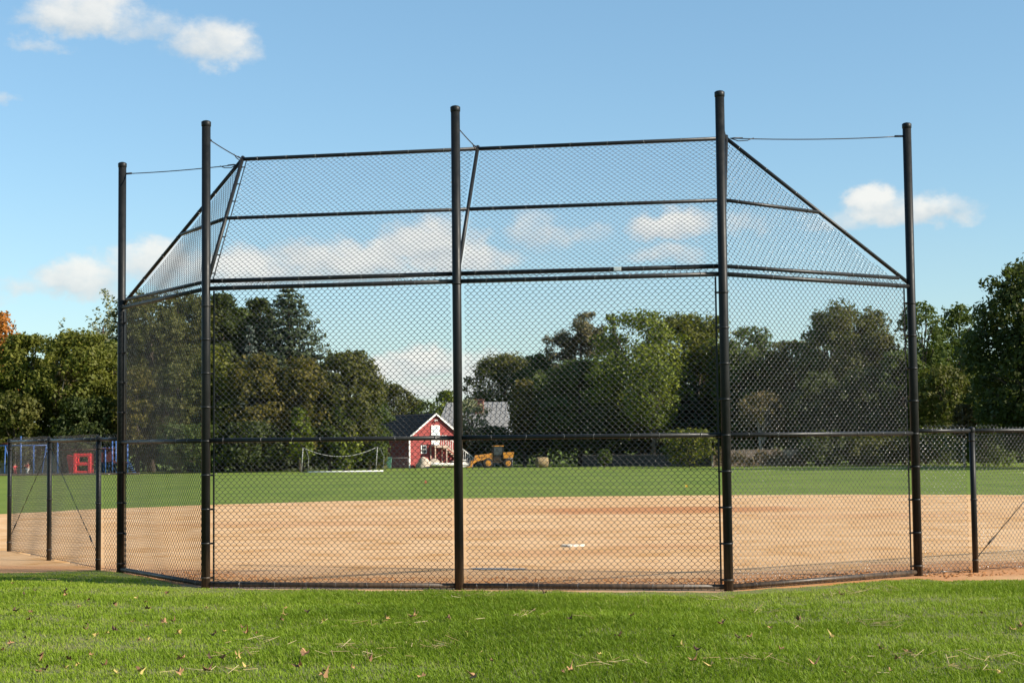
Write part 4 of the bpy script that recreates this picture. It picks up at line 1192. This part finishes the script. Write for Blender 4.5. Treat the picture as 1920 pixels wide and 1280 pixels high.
mb = MB(); mb.box((.45, 0, .62), (3.0, .9, .30), bev=.03); mb.box((1.2, 0, .85), (.5, 1.0, .25), bev=.02); mb.build('chassis', M['post'], tr_)
mb = MB(); mb.add([(-1.75, -.46, .72), (.1, -.50, .72), (.1, .50, .72), (-1.75, .46, .72), (-1.62, -.40, 1.20), (.1, -.46, 1.42), (.1, .46, 1.42), (-1.62, .40, 1.20)],
                  [(3, 2, 1, 0), (4, 5, 6, 7), (0, 1, 5, 4), (1, 2, 6, 5), (2, 3, 7, 6), (3, 0, 4, 7)])
hd_ = mb.build('hood', M['orange'], tr_)
mb = MB(); [mb.box((-1.2 + .22 * k, -.47, 1.0), (.05, .03, .26)) for k in range(5)]; mb.build('grille', M['post'], hd_)
mb = MB()
for (x, y) in ((.12, -.55), (.12, .55), (.98, -.58), (.98, .58)): mb.tube([(x, y, .8), (x + .06, y * .92, 2.02)], .04, 6)
mb.box((.55, 0, .95), (.85, 1.05, .5), bev=.03)
cab = mb.build('cab', M['post'], tr_)
mb = MB(); mb.box((.58, -.55, 1.62), (.80, .015, .80)); mb.box((.58, .55, 1.62), (.80, .015, .80)); mb.box((.12, 0, 1.62), (.015, 1.0, .80)); mb.box((1.02, 0, 1.62), (.015, 1.0, .80)); mb.build('cab_glass', M['glass'], cab)
mb = MB(); mb.box((.60, 0, 2.08), (1.05, 1.24, .10), bev=.03); mb.build('cab_roof', M['orange'], cab)
mb = MB(); mb.box((.52, 0, 1.15), (.42, .46, .10), bev=.02); mb.box((.72, 0, 1.42), (.10, .46, .5), bev=.02); mb.build('seat', M['tyre'], cab)
mb = MB(); mb.add([(1.10, -.62, .88), (2.0, -.62, .95), (2.0, .62, .95), (1.10, .62, .88), (1.05, -.66, 1.45), (2.12, -.66, 1.50), (2.12, .66, 1.50), (1.05, .66, 1.45)],
                  [(3, 2, 1, 0), (4, 5, 6, 7), (0, 1, 5, 4), (1, 2, 6, 5), (2, 3, 7, 6), (3, 0, 4, 7)]); mb.build('rear_box', M['orange'], tr_)
for y in (-.62, .62):
    mb = MB(); mb.prism([(-.1, y, 1.15), (-.1, y, .95), (-1.5, y, .62), (-2.05, y, .25), (-2.15, y, .42), (-1.55, y, .85)], (0, .09, 0)); mb.build('loader_arm', M['orange'], tr_)
mb = MB(); mb.prism([(-1.95, -.8, .12), (-2.45, -.8, .06), (-2.5, -.8, .12), (-2.12, -.8, .25), (-2.05, -.8, .72), (-1.93, -.8, .72)], (0, 1.6, 0)); mb.build('bucket', M['orange'], tr_)
mb = MB(); mb.tube([(-.55, .2, 1.3), (-.55, .2, 1.95)], .04, 8); mb.build('exhaust_pipe', M['post'], tr_)

# hay bale
a0 = at(1016, 879, 156); gq = float(gz(156))
mb = MB(); mb.tube([(-.55, 0, .48), (-.5, 0, .48), (.5, 0, .48), (.55, 0, .48)], [.44, .50, .50, .44], 22)
o = mb.build('hay_bale', simple('dry hay', (.24, .175, .085), .95, .45, 14, .8, 40), loc=(a0.x, 156, gq), rz=.35); tag(o, 'tan round hay bale on the grass right of the tractor', 'hay bale')

# low chain link field fence in front of barn and wood (seen as posts and a faint weave)
def boundary(px0, px1, Y, label):
    a, b = at(px0, 870, Y), at(px1, 870, Y); g_ = float(gz(Y)); a.z = b.z = g_
    org = a.copy(); e_ = empty('boundary_fence', org, label, 'fence')
    n = int((b - a).length / 3.0); 
    for i in range(n + 1):
        q = a.lerp(b, i / n); mb = MB(org); mb.tube([q, q + Vector((0, 0, 1.08))], .03, 8); mb.build('post', M['steel'], e_)
    mb = MB(org); mb.tube([a + Vector((0, 0, 1.05)), b + Vector((0, 0, 1.05))], .022, 8); mb.build('top_rail', M['steel'], e_)
    o_ = chain_link('mesh_panel', a, b - a, (0, 0, 1), [(0, .02), ((b - a).length, .02), ((b - a).length, 1.05), (0, 1.05)], e_, org, D=.24, r=.0045, seed=3)
    o_.data.materials[0] = M['steel']
M['steel'] = simple('grey galvanised steel', (.16, .16, .16), .55, .2, 3, metal=.3)
boundary(700, 765, 158.5, 'low grey wire fence left of the red barn'); boundary(966, 1110, 172, 'low grey wire fence behind the hay bale')

# wooden fences
def stockade(px0, px1, Y0, Y1, hgt, label, mat, seed):
    rg = random.Random(seed)
    a, b = at(px0, 870, Y0), at(px1, 870, Y1); a.z = float(gz(Y0)); b.z = float(gz(Y1))
    org = a.copy(); e_ = empty('wooden_fence', org, label, 'fence')
    L = (b - a).length; d = (b - a).normalized(); nn = Vector((-d.y, d.x, 0)).normalized(); rz = math.atan2(d.y, d.x)
    n = int(L / 2.4); k = 0
    for i in range(n):
        mb = MB(org); s = i * L / n
        while s < (i + 1) * L / n - .05:
            w_ = rg.uniform(.12, .15); q = a + d * (s + w_ / 2); hh = hgt + rg.uniform(-.03, .03)
            w2 = w_ / 2 - .008
            lo = [q + d * sx * w2 + nn * sy * .012 for sx, sy in ((-1, -1), (1, -1), (1, 1), (-1, 1))]
            vs = [v + Vector((0, 0, .04)) for v in lo] + [v + Vector((0, 0, hh - .07)) for v in lo] + [q - nn * .012 + Vector((0, 0, hh)), q + nn * .012 + Vector((0, 0, hh))]
            mb.add(vs, [(0, 1, 5, 4), (1, 2, 6, 5), (2, 3, 7, 6), (3, 0, 4, 7), (4, 5, 8), (6, 7, 9), (5, 6, 9, 8), (7, 4, 8, 9), (3, 2, 1, 0)])
            s += w_
        for z in (.35, hgt - .4): mb.box(a + d * ((i + .5) * L / n) + nn * .035 + Vector((0, 0, z)), (L / n, .04, .09), rz)
        mb.build('board_panel', mat, e_)
        mb = MB(org); mb.box(a + d * (i * L / n) + nn * .09 + Vector((0, 0, hgt / 2 + .02)), (.1, .1, hgt + .1), rz); mb.build('post', mat, e_)
M['fenceshade'] = simple('shade darkened grey boards', (.055, .050, .045), .9, .4, 3)  # tree shade on the grey boards is put into this dark colour
M['fencebrown'] = simple('weathered brown boards', (.32, .24, .175), .9, .4, 3)
M['fencepale'] = simple('pale weathered boards', (.36, .31, .25), .9, .3, 3)
stockade(1092, 1335, 160, 143, 1.15, 'dark grey board fence in tree shade left of the fourth post', M['fenceshade'], 1)
stockade(1337, 1512, 141, 140, 1.50, 'brown board fence overgrown with vines right of the fourth post', M['fencebrown'], 2)
stockade(-60, 112, 142, 141, 1.65, 'pale board fence behind the blue swing set', M['fencepale'], 3)
mb = MB(); q = at(1336, 880, 140.5); mb.box((0, 0, .8), (.14, .14, 1.6), bev=.015); mb.box((0, 0, 1.62), (.18, .18, .05), bev=.01)
o = mb.build('gate_post', M['fencepale'], loc=(q.x, 140.5, float(gz(140.5)))); tag(o, 'pale single post at the join of grey and brown board fences', 'post')
rg = np.random.RandomState(77)                             # vine on the brown fence
n = 1500; s = rg.rand(n); a = at(1340, 870, 140.6); b = at(1512, 870, 139.6)
hv = 1.55 * rg.rand(n) ** .6 * (.65 + .35 * np.sin(s * 21) * np.sin(s * 9 + 1)) + .28 * (rg.rand(n) > .72)
P = np.stack([a.x + (b.x - a.x) * s, a.y + (b.y - a.y) * s - .08 - .25 * rg.rand(n), float(gz(140)) + hv], -1)
V = leaf_quads(P, np.tile(np.array([.2, -1, .3]), (n, 1)), .17, rg)
o = raw_mesh('vine', V.reshape(-1, 3), np.arange(n * 4).reshape(n, 4), LEAF['brown'], attr=rg.rand(n)); tag(o, 'brown green vine climbing over the brown board fence', 'vine')

M['goalgrey'] = simple('weathered grey white tube', (.34, .34, .32), .65, .25, 3)
# ------------------------------------------------------------------ soccer goal
YG = 130.0; gG = float(gz(YG))
gl0 = at(577, 886, YG); gl1 = at(715, 882.5, YG + 2)
goal = empty('soccer_goal', (gl0.x, YG, gG), 'white framed soccer goal with sagging top rope in front of the trees', 'soccer goal')
S = YG / FPX; W_ = 138 * S
mb = MB(); mb.tube([(0, 0, .06), (W_, 1.6, .06)], .06, 10); mb.build('ground_bar', M['white'], goal)
for (x0, y0) in ((0, 0), (W_, 1.6)):
    mb = MB(); mb.tube([(x0 - .75, y0 + 1.9, 0), (x0 - .60, y0 + 1.8, 2.02)], .035, 8); mb.build('goal_post', M['goalgrey'], goal)
    mb = MB(); mb.tube([(x0 - .60, y0 + 1.8, 2.0), (x0 - .28, y0 + 1.3, 1.75), (x0 + .05, y0 + .35, 1.15), (x0, y0, .06)], .022, 8); mb.build('back_stay', M['steel'], goal)
    mb = MB(); mb.tube([(x0 - .75, y0 + 1.9, .05), (x0, y0, .05)], .03, 8); mb.build('side_bar', M['steel'], goal)
mb = MB(); pts = []
for k in range(17):
    s = k / 16; pts.append((-.60 + W_ * s, 1.8 + 1.6 * s, 2.0 - 3.0 * s * (1 - s) * (1.0)))
mb.tube(pts, .026, 6); mb.build('sagging_rope', M['goalgrey'], goal)

# ------------------------------------------------------------------ playground
M['blue'] = simple('blue painted steel', (.030, .095, .29), .45, .2, 3)
M['redplay'] = simple('red moulded plastic', (.62, .030, .035), .4, .2, 2)
M['dkred'] = simple('dark red plastic', (.085, .018, .016), .6, .3, 2)
M['chain'] = M['steel']
YP = 136.0; gP = float(gz(YP)); SP = YP / FPX
def X(px): return at(px, 850, YP).x
sw = empty('swing_set', (X(40), YP, gP), 'blue steel swing set with hanging seats in front of the pale fence', 'swing set')
def sx(px): return X(px) - X(40)
zb = 2.45
mb = MB(); mb.tube([(sx(-25), 0, zb), (sx(90), 0, zb)], .05, 10); mb.build('top_beam', M['blue'], sw)
for px in (-25, 10, 87):
    for yy in (-1.0, 1.0):
        mb = MB(); mb.tube([(sx(px), 0, zb), (sx(px) + (.25 if px < 50 else -.1) , yy, 0)], .045, 8); mb.build('leg', M['blue'], sw)
for px in (24, 54, 72):
    mb = MB()
    for dx in (-.25, .25): mb.tube([(sx(px) + dx, 0, zb - .03), (sx(px) + dx * .9, .05, .52)], .010, 5)
    sc2 = mb.build('swing_chains', M['chain'], sw)
    mb = MB(); mb.box((sx(px), .05, .50), (.46, .20, .04), bev=.012); mb.build('seat', M['tyre'], sc2)
def pole(px, top_py, label, r=.07):
    z = at(px, top_py, YP - 1.5).z - gP; x = at(px, 850, YP - 1.5).x
    mb = MB(); mb.tube([(0, 0, -.1), (0, 0, z * .5), (0, 0, z)], r, 12); mb.tube([(0, 0, z), (0, 0, z + .03)], [r * 1.25, r * .9], 12)
    mb.tube([(0, 0, .0), (0, 0, .10)], [r * 1.7, r * 1.4], 12)
    tag(mb.build('play_post', M['blue'], loc=(x, YP - 1.5, gP)), label, 'post', 'blue posts of the playground')
pole(39, 818, 'tallest blue playground post between the two small children')
pole(63, 834, 'blue playground post right of the second child'); pole(108, 830, 'blue playground post left of the red climbing frame')
ps = empty('play_structure', (X(205), YP, gP), 'dark red playhouse on blue posts behind the leftmost backstop posts', 'play structure')
def qx(px): return X(px) - X(205)
for px in (190, 201, 214, 236):
    for yy in (-.6, .6):
        mb = MB(); mb.tube([(qx(px), yy, -.05), (qx(px), yy, at(px, 826 if px > 205 else 838, YP).z - gP)], .06, 10); mb.build('post', M['blue'], ps)
mb = MB(); mb.box((qx(202), 0, 1.05), (.95, 1.2, .08), bev=.02); mb.box((qx(225), 0, .95), (1.0, 1.2, .08), bev=.02); mb.build('deck', M['dkred'], ps)
mb = MB(); mb.box((qx(200), .55, 1.55), (.9, .06, .9), bev=.02); mb.box((qx(196), -.55, 1.45), (.35, .06, .75), bev=.02); mb.build('wall_panel', M['dkred'], ps)
mb = MB(); mb.box((qx(200), 0, 2.12), (1.05, 1.4, .10), bev=.03); mb.build('roof', M['dkred'], ps)
mb = MB()
for k in range(6): mb.box((qx(238) + .12 + .10 * k, 0, 1.0 - .17 * k), (.14, .7, .05), bev=.01)
mb.build('steps', M['blue'], ps)
cf = empty('playset', (X(156), YP - 1.0, gP), 'bright red plastic climbing frame with two square openings', 'climbing frame')
c0_ = MB(); w0, w1, hh = -.34, .86, 1.76
for x in (w0, w1): c0_.box((x, -.25, hh / 2), (.28, .24, hh), bev=.05)
for z in (.18, .88, 1.60): c0_.box(((w0 + w1) / 2, -.25, z), (w1 - w0, .20, .28), bev=.05)
c0_.build('ladder_panel', M['redplay'], cf)
c1_ = MB(); c1_.prism([(w0 - .1, -.2, 1.5), (w0 - .75, .1, 1.62), (w0 - .80, .1, 1.48), (w0 - .55, .1, .05), (w0 - .3, -.2, .05)], (0, .7, 0)); c1_.build('slide_side', M['redplay'], cf)
c2_ = MB(); c2_.box(((w0 + w1) / 2, .35, .85), (w1 - w0 + .2, .8, .08), bev=.02)
for x in (w0, w1): c2_.box((x, .75, hh / 2), (.16, .16, hh), bev=.04)
c2_.build('deck', M['redplay'], cf)
mb = MB(); mb.tube([(sx(100) + X(40) - X(156), 0.6, 2.05), (X(190) - X(156), .6, 2.05)], .03, 8); mb.build('overhead_bar', M['dkred'], cf)
rb = MB(); rb.tube([(X(-40), YP + .9, gP), (X(-38), YP + .9, gP + 2.62), (X(8), YP + .9, gP + 2.62), (X(10), YP + .9, gP)], .05, 8)
tag(rb.build('climbing_arch', M['dkred']), 'red steel climbing arch at the far left edge', 'climbing arch')
# playground kerb
mb = MB(); a, b = at(-80, 880, YP - 2.6), at(262, 880, YP - 2.6); mb.box(((a.x + b.x) / 2, YP - 2.6, gP + .08), (b.x - a.x, .14, .16), bev=.02)
o = mb.build('playground_edging', M['bark']); tag(o, 'low dark timber edging along the front of the playground', 'edging')

# ------------------------------------------------------------------ children
M['skin'] = simple('skin', (.55, .32, .22), .6, .08, 4); M['hair'] = simple('brown hair', (.07, .045, .03), .7, .3, 8)
M['redcloth'] = simple('red cloth', (.60, .045, .060), .85, .12, 4); M['pinkcloth'] = simple('pink cloth', (.66, .14, .20), .85, .12, 4)
M['palecloth'] = simple('pale grey cloth', (.62, .60, .60), .85, .12, 4); M['darkcloth'] = simple('dark red cloth', (.20, .03, .04), .85, .12, 4)
def skinned(name, verts, edges, rad, mat, parent, root=0, sub=1):
    me = bpy.data.meshes.new(name); me.from_pydata(verts, edges, []); me.materials.append(mat)
    o_ = bpy.data.objects.new(name, me); COL.objects.link(o_); o_.parent = parent
    md = o_.modifiers.new('skin', 'SKIN'); md.use_smooth_shade = True
    if not me.skin_vertices: 
        bpy.context.view_layer.objects.active = o_
    for sv_, r_ in zip(me.skin_vertices[0].data, rad): sv_.radius = (r_, r_)
    me.skin_vertices[0].data[root].use_root = True
    sb = o_.modifiers.new('sub', 'SUBSURF'); sb.levels = sub; sb.render_levels = sub
    return o_
def child(px, Y, height, rz, label, top, pants, pose):
    a = at(px, 880, Y); e_ = empty('person', (a.x, Y, float(gz(Y))), label, 'child', 'children at the playground', rz)
    k = height / 1.10
    J = {'pel': (0, 0, .54), 'spine': (0, 0, .66), 'chest': (0, -.01, .78), 'neck': (0, -.01, .875), 'chin': (0, -.015, .93), 'head': (0, -.01, 1.0), 'crown': (0, 0, 1.075)}
    R_ = {'pel': .085, 'spine': .078, 'chest': .085, 'neck': .036, 'chin': .062, 'head': .085, 'crown': .045}
    E_ = [('pel', 'spine'), ('spine', 'chest'), ('chest', 'neck'), ('neck', 'chin'), ('chin', 'head'), ('head', 'crown')]
    for s_, L in ((-1, 'l'), (1, 'r')):
        st_ = pose['step'] * s_; ar = pose['arm'][0 if s_ < 0 else 1]
        J['hip' + L] = (s_ * .065, 0, .50); J['knee' + L] = (s_ * .07, -.04 - st_ * .5, .28); J['ank' + L] = (s_ * .07, st_ * .6, .05); J['toe' + L] = (s_ * .075, st_ * .6 - .12, .025)
        J['sho' + L] = (s_ * .115, -.01, .83); J['elb' + L] = (s_ * (.15 + .05 * ar), -.02 - .10 * ar, .68 + .06 * ar); J['wri' + L] = (s_ * (.15 + .02 * ar), -.06 - .20 * ar, .55 + .26 * ar); J['palm' + L] = (s_ * .148, -.085 - .22 * ar, .515 + .29 * ar)
        R_.update({'hip' + L: .075, 'knee' + L: .048, 'ank' + L: .034, 'toe' + L: .03, 'sho' + L: .042, 'elb' + L: .030, 'wri' + L: .022, 'palm' + L: .024})
        E_ += [('pel', 'hip' + L), ('hip' + L, 'knee' + L), ('knee' + L, 'ank' + L), ('ank' + L, 'toe' + L), ('chest', 'sho' + L), ('sho' + L, 'elb' + L), ('elb' + L, 'wri' + L), ('wri' + L, 'palm' + L)]
        pw = Vector(J['palm' + L]); dr_ = (pw - Vector(J['wri' + L])).normalized(); ac = Vector((0, 1, 0)) if abs(dr_.z) > .5 else Vector((1, 0, 0))
        for f in range(4):
            q = pw + ac * (f - 1.5) * .014 + dr_ * .02; ln = (.040, .046, .044, .034)[f]
            J['f%d' % f + L] = tuple(q); J['g%d' % f + L] = tuple(q + dr_ * ln * .6 + Vector((-s_ * .006, 0, 0))); J['h%d' % f + L] = tuple(q + dr_ * ln + Vector((-s_ * .016, 0, 0)))
            for c_, r_ in (('f', .0075), ('g', .007), ('h', .006)): R_[c_ + '%d' % f + L] = r_
            E_ += [('palm' + L, 'f%d' % f + L), ('f%d' % f + L, 'g%d' % f + L), ('g%d' % f + L, 'h%d' % f + L)]
        q = pw - dr_ * .005 + ac * -.030; J['t0' + L] = tuple(q); J['t1' + L] = tuple(q + dr_ * .028 - ac * .008); R_['t0' + L] = .008; R_['t1' + L] = .0065
        E_ += [('palm' + L, 't0' + L), ('t0' + L, 't1' + L)]
    nm = list(J); V_ = [tuple(c * k for c in J[n]) for n in nm]; Ed = [(nm.index(a_), nm.index(b_)) for a_, b_ in E_]
    body = skinned('body', V_, Ed, [R_[n] * k for n in nm], M['skin'], e_)
    def sub_(name, names, grow, mat, ends=None):
        ids = [n for n in names]; vv = [tuple(c * k for c in J[n]) for n in ids]
        ed = [(ids.index(a_), ids.index(b_)) for a_, b_ in E_ if a_ in ids and b_ in ids]
        return skinned(name, vv, ed, [(R_[n] * grow + .006) * k for n in ids], mat, e_)
    sub_('shirt', ['spine', 'pel', 'chest', 'shol', 'shor', 'elbl', 'elbr'], 1.12, M[top])
    sub_('trousers', ['pel', 'hipl', 'hipr', 'kneel', 'kneer', 'ankl', 'ankr'], 1.16, M[pants])
    hr_ = MB(); c_ = Vector(J['head']) * k
    hr_.blob(c_ + Vector((0, .022, .022)) * k, (.094 * k, .090 * k, .088 * k), 3, 16, 10, .05); hr_.build('hair', M['hair'], e_)
    fc = MB()
    for s_ in (-1, 1): fc.blob(c_ + Vector((s_ * .030, -.080, .004)) * k, (.010 * k, .008 * k, .009 * k), 1, 8, 6, 0)
    fc.build('eyes', M['hair'], e_)
    ns_ = MB(); ns_.blob(c_ + Vector((0, -.088, -.018)) * k, (.009 * k, .014 * k, .014 * k), 1, 8, 6, 0)
    ns_.build('nose', M['skin'], e_)
    mo = MB(); mo.blob(c_ + Vector((0, -.074, -.046)) * k, (.020 * k, .008 * k, .005 * k), 1, 8, 6, 0); mo.build('mouth', M['pinkcloth'], e_)
    for s_ in (-1, 1):
        er = MB(); er.blob(c_ + Vector((s_ * .086, .0, -.01)) * k, (.010 * k, .020 * k, .026 * k), 1, 8, 6, 0); er.build('ear', M['skin'], e_)
    for L in 'lr':
        sh = MB(); a_, b_ = Vector(J['ank' + L]) * k, Vector(J['toe' + L]) * k
        sh.blob((a_ + b_) / 2 + Vector((0, 0, -.008)) * k, (.045 * k, .10 * k, .038 * k), 2, 12, 8, .03); sh.build('shoe', M['darkcloth'], e_)
    return e_
child(28, YP - 2.0, 1.0, .5, 'small child in red top and dark red trousers, left of tallest blue post', 'redcloth', 'darkcloth', dict(step=.05, arm=(.2, .9)))
child(52, YP - 2.2, 1.14, -.5, 'child in red top and pale trousers, right of tallest blue post', 'redcloth', 'palecloth', dict(step=.12, arm=(.8, .3)))

# ------------------------------------------------------------------ markers on the field
d = ray(1285, 921); q = Vector((d.x, d.y, 0)) * ((-HCAM) / d.z)
fl = empty('marker_flag', (q.x, q.y, float(gz(q.y))), 'tiny yellow marker flag on the edge of the outfield grass', 'flag')
mb = MB(); mb.tube([(0, 0, 0), (0, 0, .28)], .004, 5); mb.build('stake', M['steel'], fl)
mb = MB(); mb.prism([(0, 0, .28), (.10, 0, .27), (.09, .01, .20), (0, 0, .20)], (0, .002, 0)); mb.build('flag_cloth', simple('yellow flag', (.75, .48, .03), .7, .1, 3), fl)
q = spot(798, 905)
mb = MB(); mb.tube([(0, 0, 0), (0, 0, .02), (0, 0, .021), (0, 0, .13)], [.10, .10, .06, .015], 14)
tag(mb.build('field_cone', simple('orange red cone', (.34, .07, .04), .6, .1, 3), loc=q), 'small red cone lying in the outfield grass left of centre post', 'cone')

# ------------------------------------------------------------------ fallen leaves on the lawn
LC = {'brown': simple('brown dead leaf', (.17, .085, .038), .8, .4, 30), 'yellow': simple('yellow dead leaf', (.42, .31, .09), .75, .3, 30), 'dark': simple('dark dead leaf', (.075, .040, .022), .85, .4, 30), 'tan': simple('tan dead leaf', (.33, .185, .08), .8, .3, 30)}
LLAB = {'brown': 'curled brown fallen leaf on the near lawn', 'yellow': 'pale yellow fallen leaf on the near lawn', 'dark': 'dark shrivelled fallen leaf on the near lawn', 'tan': 'orange tan fallen leaf on the near lawn'}
def leaf_mesh(kind, seed):
    rg_ = random.Random(seed); n = 14; vs = [(0, 0, 0)]
    for i in range(n):
        a = 2 * math.pi * i / n; r = 1 + .22 * math.cos(5 * a) + .3 * rg_.uniform(-1, 1)
        x, y = r * math.cos(a), r * math.sin(a) * .85
        vs.append((x, y, -.15 + .8 * (x * x * rg_.uniform(.4, 1.2)) + .35 * y * math.sin(x * 3 + seed)))
    fs = [(0, 1 + i, 1 + (i + 1) % n) for i in range(n)]
    me = bpy.data.meshes.new('fallen_leaf'); me.from_pydata(vs, [], fs); me.materials.append(LC[kind])
    me.update(); return me
LM = {k: [leaf_mesh(k, s) for s in (1, 2, 3)] for k in LC}
rg = random.Random(99)
spots = [(57, 1163, 'brown'), (160, 1190, 'brown'), (163, 1180, 'dark'), (215, 1186, 'dark'), (47, 1212, 'dark'), (20, 1222, 'tan'), (180, 1200, 'yellow'), (250, 1170, 'tan'), (308, 1166, 'tan'), (326, 1163, 'brown'),
         (340, 1237, 'tan'), (455, 1178, 'brown'), (463, 1186, 'tan'), (533, 1157, 'yellow'), (72, 1270, 'brown'), (85, 1268, 'dark'), (221, 1266, 'yellow'), (122, 1259, 'yellow'), (420, 1184, 'yellow'), (273, 1131, 'tan'),
         (123, 1121, 'brown'), (166, 1134, 'brown'), (24, 1104, 'tan'), (5, 1236, 'tan'), (1000, 1157, 'dark'), (1160, 1212, 'brown'), (775, 1160, 'tan'), (783, 1158, 'yellow'), (672, 1136, 'tan'), (840, 1168, 'brown'),
         (875, 1192, 'yellow'), (1498, 1159, 'brown'), (1445, 1184, 'tan'), (1307, 1236, 'dark'), (1527, 1253, 'tan'), (1702, 1227, 'tan'), (1683, 1240, 'tan'), (1670, 1265, 'tan'), (1875, 1271, 'yellow'), (1842, 1157, 'brown'),
         (1915, 1176, 'tan'), (1577, 1119, 'brown'), (922, 1247, 'tan'), (790, 1271, 'tan'), (888, 1273, 'tan'), (1055, 1275, 'brown'), (1123, 1247, 'yellow'), (660, 1259, 'tan'), (693, 1243, 'brown'), (1353, 1176, 'brown')]
for _ in range(60):
    px = rg.uniform(5, 1915) if rg.random() < .45 else rg.uniform(5, 620)
    spots.append((px, rg.uniform(1110, 1278), rg.choice(['brown', 'yellow', 'dark', 'tan', 'tan', 'brown'])))
for (px, py, kd) in spots:
    d = ray(px, py); q = d * ((-HCAM + .06) / d.z)
    if q.y > lawn_edge(q.x) - .1: continue
    o = bpy.data.objects.new('fallen_leaf', rg.choice(LM[kd])); COL.objects.link(o)
    s = rg.uniform(.018, .036); o.scale = (s, s * rg.uniform(.6, 1), s)
    o.location = (q.x, q.y, float(lawn_z(q.x, q.y)) + rg.uniform(.038, .055)); o.rotation_euler = (rg.uniform(-.9, .5), rg.uniform(-.6, .6), rg.uniform(0, 6.28))
    tag(o, LLAB[kd], 'leaf', 'fallen leaves scattered on the near lawn')
